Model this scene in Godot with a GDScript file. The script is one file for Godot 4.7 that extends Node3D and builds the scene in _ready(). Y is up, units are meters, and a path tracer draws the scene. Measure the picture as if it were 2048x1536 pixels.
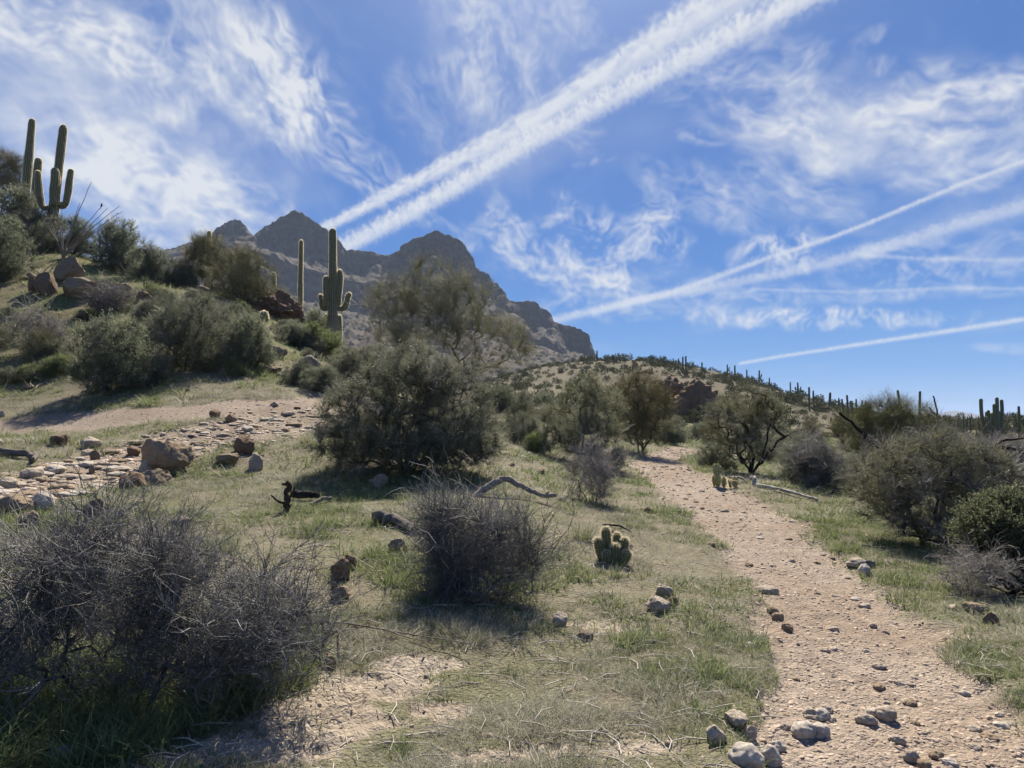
extends Node3D
# A desert trail below a rocky mountain, facing the midday sun. Units are metres, y is up, the camera looks along -z.

const EYE := 1.6
const RATIO := 1.2
const ROWS := 33
const COLS := 21
const SPAN := 1.15
const SUN_AZ := 4.0
const SUN_EL := 46.0
const EXPOSURE := 2.5

var relief := PackedFloat32Array([
	0, 0, 0, 0, 0, 0, 0, 0, 0, 0, 0, 0, 0, 0, 0, 0, 0, 0, 0, 0, 0,
	0, 0, 0, 0, 0, 0, 0, 0, 0, 0, 0, 0, 0, 0, 0, 0, 0, 0, 0, 0, 0,
	0.01, 0.01, 0, 0, 0, 0, 0, 0, 0, 0, 0, 0, 0, 0, 0, 0, 0, 0, 0, 0, 0,
	0.02, 0.01, 0.01, 0, 0, 0, 0, 0, 0, 0, 0, 0, 0, 0, 0, 0, 0, 0, 0, 0, 0,
	0.07, 0.06, 0.06, 0.05, 0.04, 0.03, 0.03, 0.03, 0.02, 0.01, 0.01, 0, 0, 0, -0, -0, -0, -0, -0.01, -0.01, -0.01,
	0.2, 0.19, 0.17, 0.16, 0.15, 0.13, 0.12, 0.1, 0.07, 0.06, 0.03, 0, 0.01, 0.01, -0.01, -0.02, -0.02, -0.02, -0.03, -0.03, -0.04,
	0.34, 0.33, 0.31, 0.29, 0.27, 0.24, 0.22, 0.19, 0.18, 0.16, 0.1, 0.03, 0.03, 0.02, -0.01, -0.03, -0.04, -0.05, -0.05, -0.06, -0.07,
	0.53, 0.5, 0.48, 0.45, 0.43, 0.38, 0.35, 0.32, 0.32, 0.31, 0.23, 0.1, 0.06, 0.03, -0.01, -0.03, -0.05, -0.07, -0.08, -0.09, -0.1,
	0.76, 0.73, 0.7, 0.67, 0.64, 0.59, 0.53, 0.48, 0.45, 0.47, 0.37, 0.2, 0.13, 0.07, 0.01, -0.03, -0.07, -0.09, -0.11, -0.12, -0.14,
	1.01, 0.97, 0.93, 0.88, 0.84, 0.78, 0.69, 0.65, 0.61, 0.65, 0.55, 0.32, 0.21, 0.12, 0.04, -0.01, -0.08, -0.11, -0.12, -0.14, -0.15,
	1.26, 1.2, 1.15, 1.09, 1.02, 0.95, 0.82, 0.81, 0.81, 0.84, 0.71, 0.42, 0.3, 0.18, 0.07, 0.01, -0.07, -0.09, -0.11, -0.12, -0.14,
	1.55, 1.5, 1.43, 1.38, 1.35, 1.36, 1.33, 1.33, 1.25, 1.09, 0.88, 0.52, 0.39, 0.26, 0.12, 0.05, -0.03, -0.06, -0.08, -0.1, -0.12,
	1.97, 1.89, 1.79, 1.71, 1.67, 1.75, 1.92, 1.96, 1.75, 1.39, 1.1, 0.64, 0.47, 0.33, 0.17, 0.09, 0.01, -0.03, -0.05, -0.07, -0.09,
	3.01, 2.89, 2.73, 2.61, 2.55, 2.65, 2.78, 2.72, 2.31, 1.72, 1.35, 0.79, 0.53, 0.35, 0.21, 0.14, 0.08, 0.04, 0.01, -0.02, -0.05,
	4.72, 4.54, 4.33, 4.16, 4.08, 4.12, 4.2, 3.85, 3.03, 2.08, 1.63, 0.96, 0.63, 0.42, 0.27, 0.2, 0.16, 0.12, 0.08, 0.05, 0.01,
	7.19, 6.92, 6.62, 6.36, 6.2, 6.15, 6.22, 5.43, 3.92, 2.45, 1.93, 1.12, 0.77, 0.51, 0.33, 0.28, 0.24, 0.21, 0.17, 0.14, 0.1,
	10.3, 9.96, 9.58, 9.23, 8.95, 8.78, 8.51, 7.35, 4.97, 2.83, 2.23, 1.35, 0.94, 0.63, 0.43, 0.38, 0.35, 0.31, 0.29, 0.26, 0.24,
	13.88, 13.53, 13.17, 12.8, 12.35, 11.77, 9.75, 8.8, 6.1, 3.17, 2.55, 1.72, 1.2, 0.77, 0.56, 0.53, 0.48, 0.45, 0.43, 0.42, 0.4,
	17.44, 17.07, 16.73, 16.3, 15.63, 13.7, 9.77, 8.98, 6.46, 3.42, 2.94, 2.19, 1.56, 1.01, 0.77, 0.73, 0.66, 0.65, 0.64, 0.64, 0.63,
	20.43, 19.84, 19.32, 18.64, 17.54, 14.02, 9.45, 8.3, 6.03, 3.72, 3.48, 2.78, 2.11, 1.47, 1.1, 0.98, 0.88, 0.88, 0.89, 0.89, 0.9,
	22, 21.21, 20.51, 19.6, 18.13, 13.23, 8.91, 7.35, 5.56, 4.16, 4.4, 3.66, 2.94, 2.15, 1.51, 1.28, 1.17, 1.18, 1.19, 1.2, 1.21,
	22, 20.63, 19.32, 17.79, 15.65, 11.25, 7.59, 6.34, 5.42, 4.71, 5.73, 5.12, 4.36, 3.18, 2.05, 1.66, 1.52, 1.53, 1.54, 1.54, 1.55,
	21.42, 19.43, 17.43, 15.28, 12.74, 9.18, 6.43, 5.69, 5.38, 5.43, 7.48, 7.39, 6.55, 4.58, 2.77, 2.12, 1.92, 1.9, 1.88, 1.88, 1.87,
	18.38, 16.35, 14.25, 12.09, 9.79, 7.19, 5.5, 5.28, 5.23, 6.41, 10.01, 10.79, 10.03, 7.22, 4, 2.6, 2.37, 2.3, 2.25, 2.21, 2.16,
	14.85, 13.11, 11.27, 9.43, 7.59, 5.7, 4.81, 4.85, 5, 7.27, 12.94, 15.05, 14.15, 10.21, 5.21, 3.07, 2.97, 2.85, 2.72, 2.6, 2.49,
	10.51, 9.44, 8.33, 7.19, 5.98, 4.59, 4.32, 4.34, 4.55, 7.97, 15.74, 18.51, 17.17, 11.79, 5.77, 3.67, 4.14, 3.98, 3.65, 3.25, 2.9,
	7.59, 6.96, 6.31, 5.64, 4.89, 3.91, 3.92, 3.92, 4.1, 7.66, 14.54, 16.44, 15.21, 10.18, 5.5, 4.54, 5.39, 5.12, 4.55, 3.86, 3.26,
	6.07, 5.61, 5.12, 4.63, 4.12, 3.55, 3.6, 3.6, 3.75, 6.71, 11.45, 12.64, 11.7, 7.84, 4.89, 4.65, 5.54, 5.29, 4.76, 4.11, 3.55,
	4.95, 4.59, 4.19, 3.82, 3.52, 3.29, 3.31, 3.31, 3.42, 5.33, 7.75, 8.19, 7.48, 5.16, 3.98, 4.36, 5.2, 5, 4.56, 4.04, 3.59,
	4.05, 3.77, 3.44, 3.16, 3.03, 3.02, 3.02, 3.02, 3.08, 4.06, 5.06, 5.1, 4.58, 3.46, 3.03, 3.15, 4.06, 3.99, 3.84, 3.66, 3.51,
	3.3, 3.12, 2.91, 2.73, 2.65, 2.7, 2.7, 2.7, 2.73, 3.29, 3.82, 3.83, 3.49, 2.85, 2.6, 2.67, 3.29, 3.28, 3.26, 3.24, 3.21,
	2.68, 2.59, 2.48, 2.39, 2.34, 2.37, 2.37, 2.37, 2.39, 2.68, 2.96, 2.96, 2.78, 2.45, 2.31, 2.35, 2.68, 2.68, 2.67, 2.66, 2.65,
	2.08, 2.07, 2.06, 2.05, 2.04, 2.04, 2.04, 2.04, 2.04, 2.08, 2.12, 2.12, 2.1, 2.06, 2.04, 2.05, 2.08, 2.08, 2.08, 2.07, 2.07])
var rng := RandomNumberGenerator.new()
var fine := FastNoiseLite.new()
var lumps := FastNoiseLite.new()
var broad := FastNoiseLite.new()
var taken := {}
var trail := []      # the dirt trail on the right: centre, half width
var upper := []      # the smooth upper trail on the left
var stony := []      # the stony lower trail on the left
var mats := {}
var rocks := {}      # shared rock meshes by kind
var sprays := {}     # shared twig meshes by kind

# ------------------------------------------------------------------ mesh builder
class Shape:
	var v := PackedVector3Array()
	var n := PackedVector3Array()
	var c := PackedColorArray()
	var ix := PackedInt32Array()

	func tri(a: Vector3, b: Vector3, d: Vector3, col := Color.WHITE) -> void:
		var nn := (d - a).cross(b - a).normalized()
		var k := v.size()
		v.push_back(a); v.push_back(b); v.push_back(d)
		for i in 3:
			n.push_back(nn); c.push_back(col); ix.push_back(k + i)

	func quad(a: Vector3, b: Vector3, d: Vector3, e: Vector3, col := Color.WHITE) -> void:
		tri(a, b, d, col)
		tri(a, d, e, col)

	func tube(pts: PackedVector3Array, rad: PackedFloat32Array, sides: int, col := Color.WHITE, capped := false) -> void:
		var m := pts.size()
		if m < 2:
			return
		var k := v.size()
		var t := (pts[1] - pts[0]).normalized()
		var u := t.cross(Vector3.RIGHT if absf(t.x) < 0.8 else Vector3.FORWARD).normalized()
		for i in m:
			t = (pts[mini(i + 1, m - 1)] - pts[maxi(i - 1, 0)]).normalized()
			u = (u - t * u.dot(t)).normalized()
			var w := t.cross(u)
			for j in sides:
				var a := TAU * j / sides
				var o := u * cos(a) + w * sin(a)
				v.push_back(pts[i] + o * rad[i]); n.push_back(o); c.push_back(col)
		for i in m - 1:
			for j in sides:
				var a := k + i * sides + j
				var b := k + i * sides + (j + 1) % sides
				ix.push_back(a); ix.push_back(b + sides); ix.push_back(b)
				ix.push_back(a); ix.push_back(a + sides); ix.push_back(b + sides)
		if capped:
			for e in 2:
				var at := 0 if e == 0 else m - 1
				var mid := v.size()
				var face := (pts[0] - pts[1]).normalized() if e == 0 else (pts[m - 1] - pts[m - 2]).normalized()
				v.push_back(pts[at]); n.push_back(face); c.push_back(col)
				for j in sides:
					v.push_back(v[k + at * sides + j]); n.push_back(face); c.push_back(col)
				for j in sides:
					var a := mid + 1 + j
					var b := mid + 1 + (j + 1) % sides
					ix.push_back(mid)
					ix.push_back(a if e == 0 else b); ix.push_back(b if e == 0 else a)

	func grid(w: int, h: int, wrap := false) -> void:   # the last w*h vertices, rows running so that cross(across, down) points in
		var k := v.size() - w * h
		for i in h - 1:
			for j in (w if wrap else w - 1):
				var a := k + i * w + j
				var b := k + i * w + (j + 1) % w
				ix.push_back(a); ix.push_back(b + w); ix.push_back(b)
				ix.push_back(a); ix.push_back(a + w); ix.push_back(b + w)

	func smooth() -> void:   # normals from the faces
		var acc := PackedVector3Array()
		acc.resize(v.size())
		for i in range(0, ix.size(), 3):
			var a := ix[i]; var b := ix[i + 1]; var d := ix[i + 2]
			var nn := (v[d] - v[a]).cross(v[b] - v[a])
			acc[a] += nn; acc[b] += nn; acc[d] += nn
		for i in acc.size():
			acc[i] = acc[i].normalized()
		n = acc

	func mesh() -> ArrayMesh:
		var arr := []
		arr.resize(Mesh.ARRAY_MAX)
		arr[Mesh.ARRAY_VERTEX] = v
		arr[Mesh.ARRAY_NORMAL] = n
		arr[Mesh.ARRAY_COLOR] = c
		arr[Mesh.ARRAY_INDEX] = ix
		var m := ArrayMesh.new()
		m.add_surface_from_arrays(Mesh.PRIMITIVE_TRIANGLES, arr)
		return m

# ------------------------------------------------------------------ naming helpers
func numbered(called: String) -> String:
	if not taken.has(called):
		taken[called] = 0
		return called
	taken[called] += 1
	return "%s_%03d" % [called, taken[called]]

func tag(o: Node3D, label: String, category: String, group := "") -> Node3D:
	o.set_meta("label", label)
	o.set_meta("category", category)
	if group:
		o.set_meta("group", group)
	return o

func thing(called: String, label: String, category: String, at: Vector3, group := "") -> Node3D:
	var o := Node3D.new()
	o.name = numbered(called)
	add_child(o, true)
	o.position = at
	return tag(o, label, category, group)

func put(called: String, mesh: Mesh, mat: Material, parent: Node3D = null) -> MeshInstance3D:
	var o := MeshInstance3D.new()
	o.mesh = mesh
	o.material_override = mat
	if parent:
		o.name = called
		parent.add_child(o, true)
	else:
		o.name = numbered(called)
		add_child(o, true)
	return o

func scatter(called: String, mesh: Mesh, mat: Material, where: Array, colors: Array, parent: Node3D = null) -> MultiMeshInstance3D:
	var mm := MultiMesh.new()
	mm.transform_format = MultiMesh.TRANSFORM_3D
	mm.use_colors = true
	mm.mesh = mesh
	mm.instance_count = where.size()
	for i in where.size():
		mm.set_instance_transform(i, where[i])
		mm.set_instance_color(i, colors[i])
	var o := MultiMeshInstance3D.new()
	o.multimesh = mm
	o.material_override = mat
	o.set_meta("kind", "stuff")
	if parent:
		o.name = called
		parent.add_child(o, true)
	else:
		o.name = numbered(called)
		add_child(o, true)
	return o

func struct(o: Node3D) -> Node3D:
	o.set_meta("kind", "structure")
	return o

func rf(a: float, b: float) -> float:
	return rng.randf_range(a, b)

func rv() -> Vector3:
	return Vector3(rf(-1, 1), rf(-1, 1), rf(-1, 1))

# ------------------------------------------------------------------ terrain
func cubic(a: float, b: float, c: float, d: float, t: float) -> float:
	return b + 0.5 * t * (c - a + t * (2.0 * a - 5.0 * b + 4.0 * c - d + t * (3.0 * (b - c) + d - a)))

func base_height(x: float, z: float) -> float:
	var far := maxf(-z, 2.0)
	var u := minf(log(far / 2.0) / log(RATIO), ROWS - 1.001)
	var i := int(u)
	var v := minf((clampf(x / far, -SPAN, SPAN) + SPAN) / (2.0 * SPAN) * (COLS - 1), COLS - 1.001)
	var j := int(v)
	var fv := v - j
	var j0 := maxi(j - 1, 0); var j2 := j + 1; var j3 := mini(j + 2, COLS - 1)
	var r := [0.0, 0.0, 0.0, 0.0]
	for k in 4:
		var at := clampi(i + k - 1, 0, ROWS - 1) * COLS
		r[k] = cubic(relief[at + j0], relief[at + j], relief[at + j2], relief[at + j3], fv)
	return cubic(r[0], r[1], r[2], r[3], u - i)

func wave(x: float, z: float) -> float:
	return sin(x * 1.31 + sin(z * 0.83) * 1.3) * sin(z * 1.17 + sin(x * 0.71) * 1.5)

func height(x: float, z: float) -> float:
	var r := sqrt(x * x + z * z)
	var h := base_height(x, z)
	h += 0.018 * wave(x * 1.9, z * 1.9) * minf(r / 5.0, 1.0)
	h += 0.05 * wave(x * 0.7 + 3.0, z * 0.7) * minf(r / 14.0, 1.0)
	if r > 12.0:
		h += 0.22 * wave(x * 0.23 + 1.0, z * 0.23 + 7.0) * minf((r - 12.0) / 25.0, 1.0)
	if r > 60.0:
		h += 0.7 * wave(x * 0.055 + 5.0, z * 0.06 + 2.0) * minf((r - 60.0) / 60.0, 1.0)
	return h

func along(line: Array, x: float, z: float) -> float:   # 1 on the line's band, falling to 0 at 1.35 half widths
	var best := 9.0
	for i in line.size() - 1:
		var a: Vector3 = line[i]
		var b: Vector3 = line[i + 1]
		var dx := b.x - a.x; var dz := b.y - a.y
		var t := clampf(((x - a.x) * dx + (z - a.y) * dz) / (dx * dx + dz * dz), 0.0, 1.0)
		var ex := x - a.x - dx * t; var ez := z - a.y - dz * t
		best = minf(best, sqrt(ex * ex + ez * ez) / lerpf(a.z, b.z, t))
	return best

var bounds := {}
func band(line: Array, called: String, x: float, z: float) -> float:
	if not bounds.has(called):
		var lo := Vector2(1e9, 1e9); var hi := -lo
		for p in line:
			lo = lo.min(Vector2(p.x - p.z * 1.6, p.y - p.z * 1.6)); hi = hi.max(Vector2(p.x + p.z * 1.6, p.y + p.z * 1.6))
		bounds[called] = [lo, hi]
	var q: Array = bounds[called]
	if x < q[0].x or z < q[0].y or x > q[1].x or z > q[1].y:
		return 0.0
	var e := along(line, x, z)
	if e > 1.6:
		return 0.0
	e += 0.3 * broad.get_noise_2d(x * 90.0, z * 90.0) + 0.15 * fine.get_noise_2d(x * 60.0, z * 60.0)
	return 1.0 - smoothstep(0.82, 1.12, e)

func slab(x: float, z: float) -> float:   # bare rock between the grasses
	var best := 0.0
	for s in bare:
		var dx: float = (x - s[0].x) / s[1]; var dz: float = (z - s[0].y) / s[2]
		var e := dx * dx + dz * dz
		if e < 2.5:
			e = sqrt(e) + 0.45 * broad.get_noise_2d(x * 130.0, z * 130.0) + 0.2 * fine.get_noise_2d(x * 90.0, z * 90.0)
			best = maxf(best, 1.0 - smoothstep(0.75, 1.05, e))
	return best

var bare := [
	[Vector2(-1.026, -4.239), 0.55, 0.36], [Vector2(-0.876, -4.754), 0.42, 0.26], [Vector2(-1.223, -3.913), 0.5, 0.2], [Vector2(-0.673, -5.073), 0.34, 0.15], [Vector2(-0.157, -3.798), 0.25, 0.12], [Vector2(-0.730, -4.270), 0.2, 0.1],
	[Vector2(0.924, -6.008), 0.5, 0.09], [Vector2(0.191, -3.893), 0.2, 0.1], [Vector2(-0.412, -4.414), 0.2, 0.12], [Vector2(0.681, -3.965), 0.25, 0.1], [Vector2(0.630, -6.193), 0.35, 0.1], [Vector2(-1.579, -3.799), 0.3, 0.08], [Vector2(-4.050, -7.869), 0.5, 0.3],
]

func ground(x: float, z: float) -> float:   # the height of the built ground
	var h := height(x, z)
	var r := sqrt(x * x + z * z)
	if r < 60.0:
		var t := band(trail, "trail", x, z)
		var s := maxf(band(stony, "stony", x, z), 0.0)
		h -= 0.05 * t + 0.03 * s
		var rough := 0.35 + 0.75 * t + 1.6 * s
		h += 0.022 * rough * fine.get_noise_2d(x * 70.0, z * 70.0) * minf(r / 3.0, 1.0)
		h += 0.030 * rough * lumps.get_noise_2d(x * 40.0, z * 40.0)
		if r < 12.0:
			var b := slab(x, z)
			if b > 0.0:
				h += b * (0.03 + 0.07 * lumps.get_noise_2d(x * 60.0, z * 60.0) + 0.03 * fine.get_noise_2d(x * 200.0, z * 200.0))
	else:
		h += minf((r - 60.0) / 60.0, 1.0) * 0.35 * fine.get_noise_2d(x * 3.0, z * 3.0)
	return h

func on(p: Vector2, up := 0.0) -> Vector3:
	return Vector3(p.x, ground(p.x, p.y) + up, p.y)

# ------------------------------------------------------------------ materials
func noise_image(size: int, freq: float, octaves: int, kind: int, seed_: int, lo: float, hi: float) -> Image:
	var f := FastNoiseLite.new()
	f.noise_type = kind
	f.seed = seed_
	f.frequency = freq
	f.fractal_octaves = octaves
	if kind == FastNoiseLite.TYPE_CELLULAR:
		f.cellular_return_type = FastNoiseLite.RETURN_DISTANCE2_SUB
	var im := f.get_seamless_image(size, size, false, false, 0.12)
	im.convert(Image.FORMAT_L8)
	var data := im.get_data()
	for i in data.size():
		data[i] = int(lerpf(lo, hi, data[i] / 255.0) * 255.0)
	return Image.create_from_data(size, size, false, Image.FORMAT_L8, data)

func mixed(a: Image, b: Image, wb: float) -> Image:
	var x := a.get_data(); var y := b.get_data()
	for i in x.size():
		x[i] = int(x[i] * (1.0 - wb) + y[i] * wb)
	return Image.create_from_data(a.get_width(), a.get_height(), false, Image.FORMAT_L8, x)

func tex(im: Image) -> ImageTexture:
	return ImageTexture.create_from_image(im)

var grain_tex: Texture2D
var bump_tex: Texture2D
var stone_tex: Texture2D
var crack_tex: Texture2D

func earthy(called: String, col: Color, scale: float, bump: float, world := true, vertex := false, tint: Texture2D = null, relief_tex: Texture2D = null) -> StandardMaterial3D:
	var m := StandardMaterial3D.new()
	m.resource_name = called
	m.albedo_color = Color(col.r, col.g, col.b).linear_to_srgb()
	m.albedo_texture = tint if tint else grain_tex
	m.roughness = 0.95
	m.metallic_specular = 0.2
	m.uv1_triplanar = true
	m.uv1_world_triplanar = world
	m.uv1_scale = Vector3.ONE * scale
	m.heightmap_enabled = true
	m.heightmap_texture = relief_tex if relief_tex else bump_tex
	m.heightmap_scale = bump
	m.vertex_color_use_as_albedo = vertex
	return m

func leafy(called: String, through: float, rough := 0.6) -> StandardMaterial3D:
	var m := StandardMaterial3D.new()
	m.resource_name = called
	m.albedo_color = Color.WHITE
	m.vertex_color_use_as_albedo = true
	m.roughness = rough
	m.metallic_specular = 0.35
	m.cull_mode = BaseMaterial3D.CULL_DISABLED
	if through > 0.0:
		m.backlight_enabled = true
		m.backlight = Color(through, through, through).linear_to_srgb()
	return m

func make_materials() -> void:
	var fbm := noise_image(1024, 0.012, 6, FastNoiseLite.TYPE_SIMPLEX_SMOOTH, 3, 0.6, 1.0)
	var grit := noise_image(1024, 0.09, 3, FastNoiseLite.TYPE_SIMPLEX_SMOOTH, 8, 0.4, 1.0)
	var cells := noise_image(1024, 0.035, 3, FastNoiseLite.TYPE_CELLULAR, 5, 0.0, 1.0)
	grain_tex = tex(mixed(fbm, grit, 0.5))
	bump_tex = tex(mixed(mixed(fbm, grit, 0.35), cells, 0.45))
	stone_tex = tex(mixed(noise_image(512, 0.01, 6, FastNoiseLite.TYPE_SIMPLEX_SMOOTH, 21, 0.5, 1.0), noise_image(512, 0.06, 3, FastNoiseLite.TYPE_SIMPLEX, 22, 0.5, 1.0), 0.35))
	crack_tex = tex(mixed(noise_image(512, 0.012, 5, FastNoiseLite.TYPE_SIMPLEX_SMOOTH, 31, 0.0, 1.0), noise_image(512, 0.02, 3, FastNoiseLite.TYPE_CELLULAR, 32, 0.0, 1.0), 0.4))
	mats.ground = earthy("earth", Color(1, 1, 1), 0.55, 5.0, true, true)
	mats.tan = earthy("tan_stone", Color(0.416, 0.320, 0.224), 5, 0.35, true, true, stone_tex, crack_tex)
	mats.brown = earthy("brown_stone", Color(0.304, 0.212, 0.144), 5, 0.4, true, true, stone_tex, crack_tex)
	mats.pale = earthy("pale_stone", Color(0.60, 0.51, 0.41), 5, 0.3, true, true, stone_tex, crack_tex)
	mats.white = earthy("white_stone", Color(0.70, 0.63, 0.54), 5, 0.3, true, true, stone_tex, crack_tex)
	mats.grey = earthy("grey_stone", Color(0.30, 0.275, 0.24), 5, 0.35, true, true, stone_tex, crack_tex)
	mats.rust = earthy("rust_stone", Color(0.272, 0.172, 0.116), 2.2, 1, true, true, stone_tex, crack_tex)
	mats.mountain = earthy("mountain_rock", Color(1, 1, 1), 0.02, 90.0, true, true, stone_tex, crack_tex)
	mats.leaf = leafy("leaf", 1.0, 0.5)
	mats.grass = leafy("grass_blade", 0.75)
	mats.twig = leafy("twig", 0.0, 0.75)
	mats.bark = earthy("bark", Color(1, 1, 1), 3.0, 0.35, false, true, stone_tex, crack_tex)
	mats.cactus = leafy("cactus_skin", 0.0, 0.7)
	mats.spine = leafy("cactus_spine", 1.0, 0.5)
	mats.shrub = leafy("far_shrub", 0.25, 0.9)
	mats.shrub.metallic_specular = 0.1

# ------------------------------------------------------------------ sky
func smooth_noise(seed_: int, freq: float, oct: int) -> FastNoiseLite:
	var f := FastNoiseLite.new()
	f.seed = seed_
	f.noise_type = FastNoiseLite.TYPE_SIMPLEX_SMOOTH
	f.frequency = freq
	f.fractal_octaves = oct
	return f

func sky_blue(az: float, el: float) -> Color:
	var e := maxf(el, 0.0)
	var stops := [[0.0, Color8(134, 192, 238)], [4.0, Color8(90, 161, 229)], [11.0, Color8(68, 134, 213)], [20.0, Color8(66, 120, 198)], [32.0, Color8(72, 116, 186)], [60.0, Color8(66, 107, 177)], [91.0, Color8(62, 101, 171)]]
	var c := Color()
	for i in stops.size() - 1:
		if e <= stops[i + 1][0]:
			var t: float = (e - stops[i][0]) / (stops[i + 1][0] - stops[i][0])
			var a: Color = stops[i][1]; var b: Color = stops[i + 1][1]
			c = a.srgb_to_linear().lerp(b.srgb_to_linear(), t)
			break
	var ca := cos(deg_to_rad(el)); var sa := sin(deg_to_rad(el))
	var cs := cos(deg_to_rad(SUN_EL)); var ss := sin(deg_to_rad(SUN_EL))
	var ang := rad_to_deg(acos(clampf(ca * cs * cos(deg_to_rad(az - SUN_AZ)) + sa * ss, -1.0, 1.0)))
	var glow := 1.5 * exp(-ang / 7.5) + 3.0 * exp(-ang / 3.0)
	return Color(c.r + glow, c.g + glow, c.b + glow * 0.95)

# clouds laid out on the dome by azimuth and elevation in degrees: centre, half length, half width, turn, strength, stretch
var plumes := [[Vector2(-30.32, 17.18), 18.25, 12.17, 15, 0.30, 1.60],
	[Vector2(-32.27, 23.67), 13.69, 8.74, 0, 0.30, 1.60],
	[Vector2(-22.01, 22.57), 12.55, 11.03, 40, 0.16, 1.60],
	[Vector2(-0.94, 26.76), 9.89, 8.36, 80, 0.24, 1.90],
	[Vector2(26.20, 18.78), 14.45, 7.60, 12, 0.22, 1.90],
	[Vector2(-20.76, 26.78), 9.89, 4.18, 50, 0.72, 1.30],
	[Vector2(-16.10, 23.63), 7.22, 3.61, 42, 0.81, 1.38],
	[Vector2(-12.75, 20.28), 6.46, 2.28, 40, 0.68, 1.45],
	[Vector2(-17.49, 21.53), 4.56, 2.28, 35, 0.47, 1.23],
	[Vector2(-32.60, 25.01), 9.12, 2.66, 5, 0.59, 1.60],
	[Vector2(-31.31, 20.96), 9.89, 5.70, 20, 0.36, 1.45],
	[Vector2(-25.09, 15.35), 9.89, 4.56, 22, 0.72, 1.30],
	[Vector2(-28.25, 17.51), 7.60, 3.42, 20, 0.51, 1.45],
	[Vector2(-30.46, 12.73), 9.12, 3.42, 10, 0.47, 1.23],
	[Vector2(-20.14, 15.20), 5.70, 4.18, 35, 0.42, 1.15],
	[Vector2(-25.34, 24.21), 4.56, 6.08, 70, 0.38, 1.30],
	[Vector2(-2.51, 28.33), 6.46, 4.94, 75, 0.42, 1.23],
	[Vector2(-0.55, 25.80), 4.18, 4.94, 100, 0.36, 1.23],
	[Vector2(-5.58, 22.03), 6.08, 3.42, 45, 0.25, 1.30],
	[Vector2(2.20, 29.57), 7.60, 2.28, 10, 0.38, 1.15],
	[Vector2(25.91, 19.77), 12.55, 3.42, 12, 0.61, 1.45],
	[Vector2(30.79, 20.77), 8.36, 3.04, 8, 0.51, 1.60],
	[Vector2(21.37, 21.39), 6.46, 3.04, 18, 0.51, 1.38],
	[Vector2(17.63, 24.73), 7.22, 2.28, -8, 0.42, 1.60],
	[Vector2(17.33, 27.25), 6.84, 1.52, -12, 0.30, 1.75],
	[Vector2(30.66, 17.12), 6.84, 2.28, 12, 0.40, 1.45],
	[Vector2(32.23, 21.21), 4.18, 0.91, 6, 0.59, 1.75],
	[Vector2(26.67, 23.96), 1.37, 0.84, 0, 0.40, 0.85],
	[Vector2(25.77, 25.62), 1.75, 0.68, -20, 0.28, 1.15],
	[Vector2(14.31, 21.00), 2.28, 0.68, 12, 0.42, 1.30],
	[Vector2(6.41, 19.77), 2.13, 0.46, -8, 0.59, 1.30],
	[Vector2(4.11, 21.74), 4.18, 1.52, 15, 0.36, 1.75],
	[Vector2(14.24, 17.07), 6.46, 2.28, 25, 0.40, 1.45],
	[Vector2(19.91, 17.27), 6.84, 2.66, 18, 0.40, 1.52],
	[Vector2(1.00, 13.58), 5.70, 2.28, 28, 0.64, 1.00],
	[Vector2(6.37, 13.50), 5.70, 3.23, 40, 0.68, 0.70],
	[Vector2(10.89, 14.43), 3.42, 3.04, 60, 0.72, 0.62],
	[Vector2(4.07, 11.33), 7.22, 1.75, 14, 0.51, 1.08],
	[Vector2(-0.93, 15.78), 3.42, 1.14, 70, 0.40, 0.85],
	[Vector2(8.23, 10.13), 8.74, 1.52, -8, 0.47, 1.23],
	[Vector2(13.40, 9.23), 8.36, 1.29, -6, 0.42, 1.15],
	[Vector2(19.81, 12.63), 4.18, 2.13, 0, 0.81, 0.70],
	[Vector2(24.74, 11.70), 3.04, 0.99, -8, 0.51, 0.78],
	[Vector2(30.44, 10.15), 8.74, 1.67, 4, 0.42, 0.55],
	[Vector2(28.74, 11.96), 9.12, 0.99, 2, 0.38, 1.45],
	[Vector2(22.70, 7.72), 9.50, 0.99, 3, 0.81, 0.44],
	[Vector2(16.95, 8.18), 4.94, 0.99, 0, 0.51, 0.62],
	[Vector2(21.09, 9.56), 8.74, 0.99, 4, 0.40, 0.85],
	[Vector2(28.95, 8.98), 9.12, 0.61, 2, 0.35, 1.30],
	[Vector2(33.32, 5.09), 2.28, 0.38, 8, 0.35, 1.30],
	[Vector2(5.20, 9.82), 3.42, 0.99, 30, 0.42, 0.85],
	[Vector2(-7.83, 16.36), 3.42, 1.14, 20, 0.35, 1.00],
	[Vector2(-4.39, 14.64), 4.18, 0.76, 28, 0.40, 1.15],
	[Vector2(-12.26, 11.11), 1.52, 0.76, 0, 0.20, 0.85],
	[Vector2(-17.33, 13.34), 7.60, 2.28, 15, 0.40, 1.15]]
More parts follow.
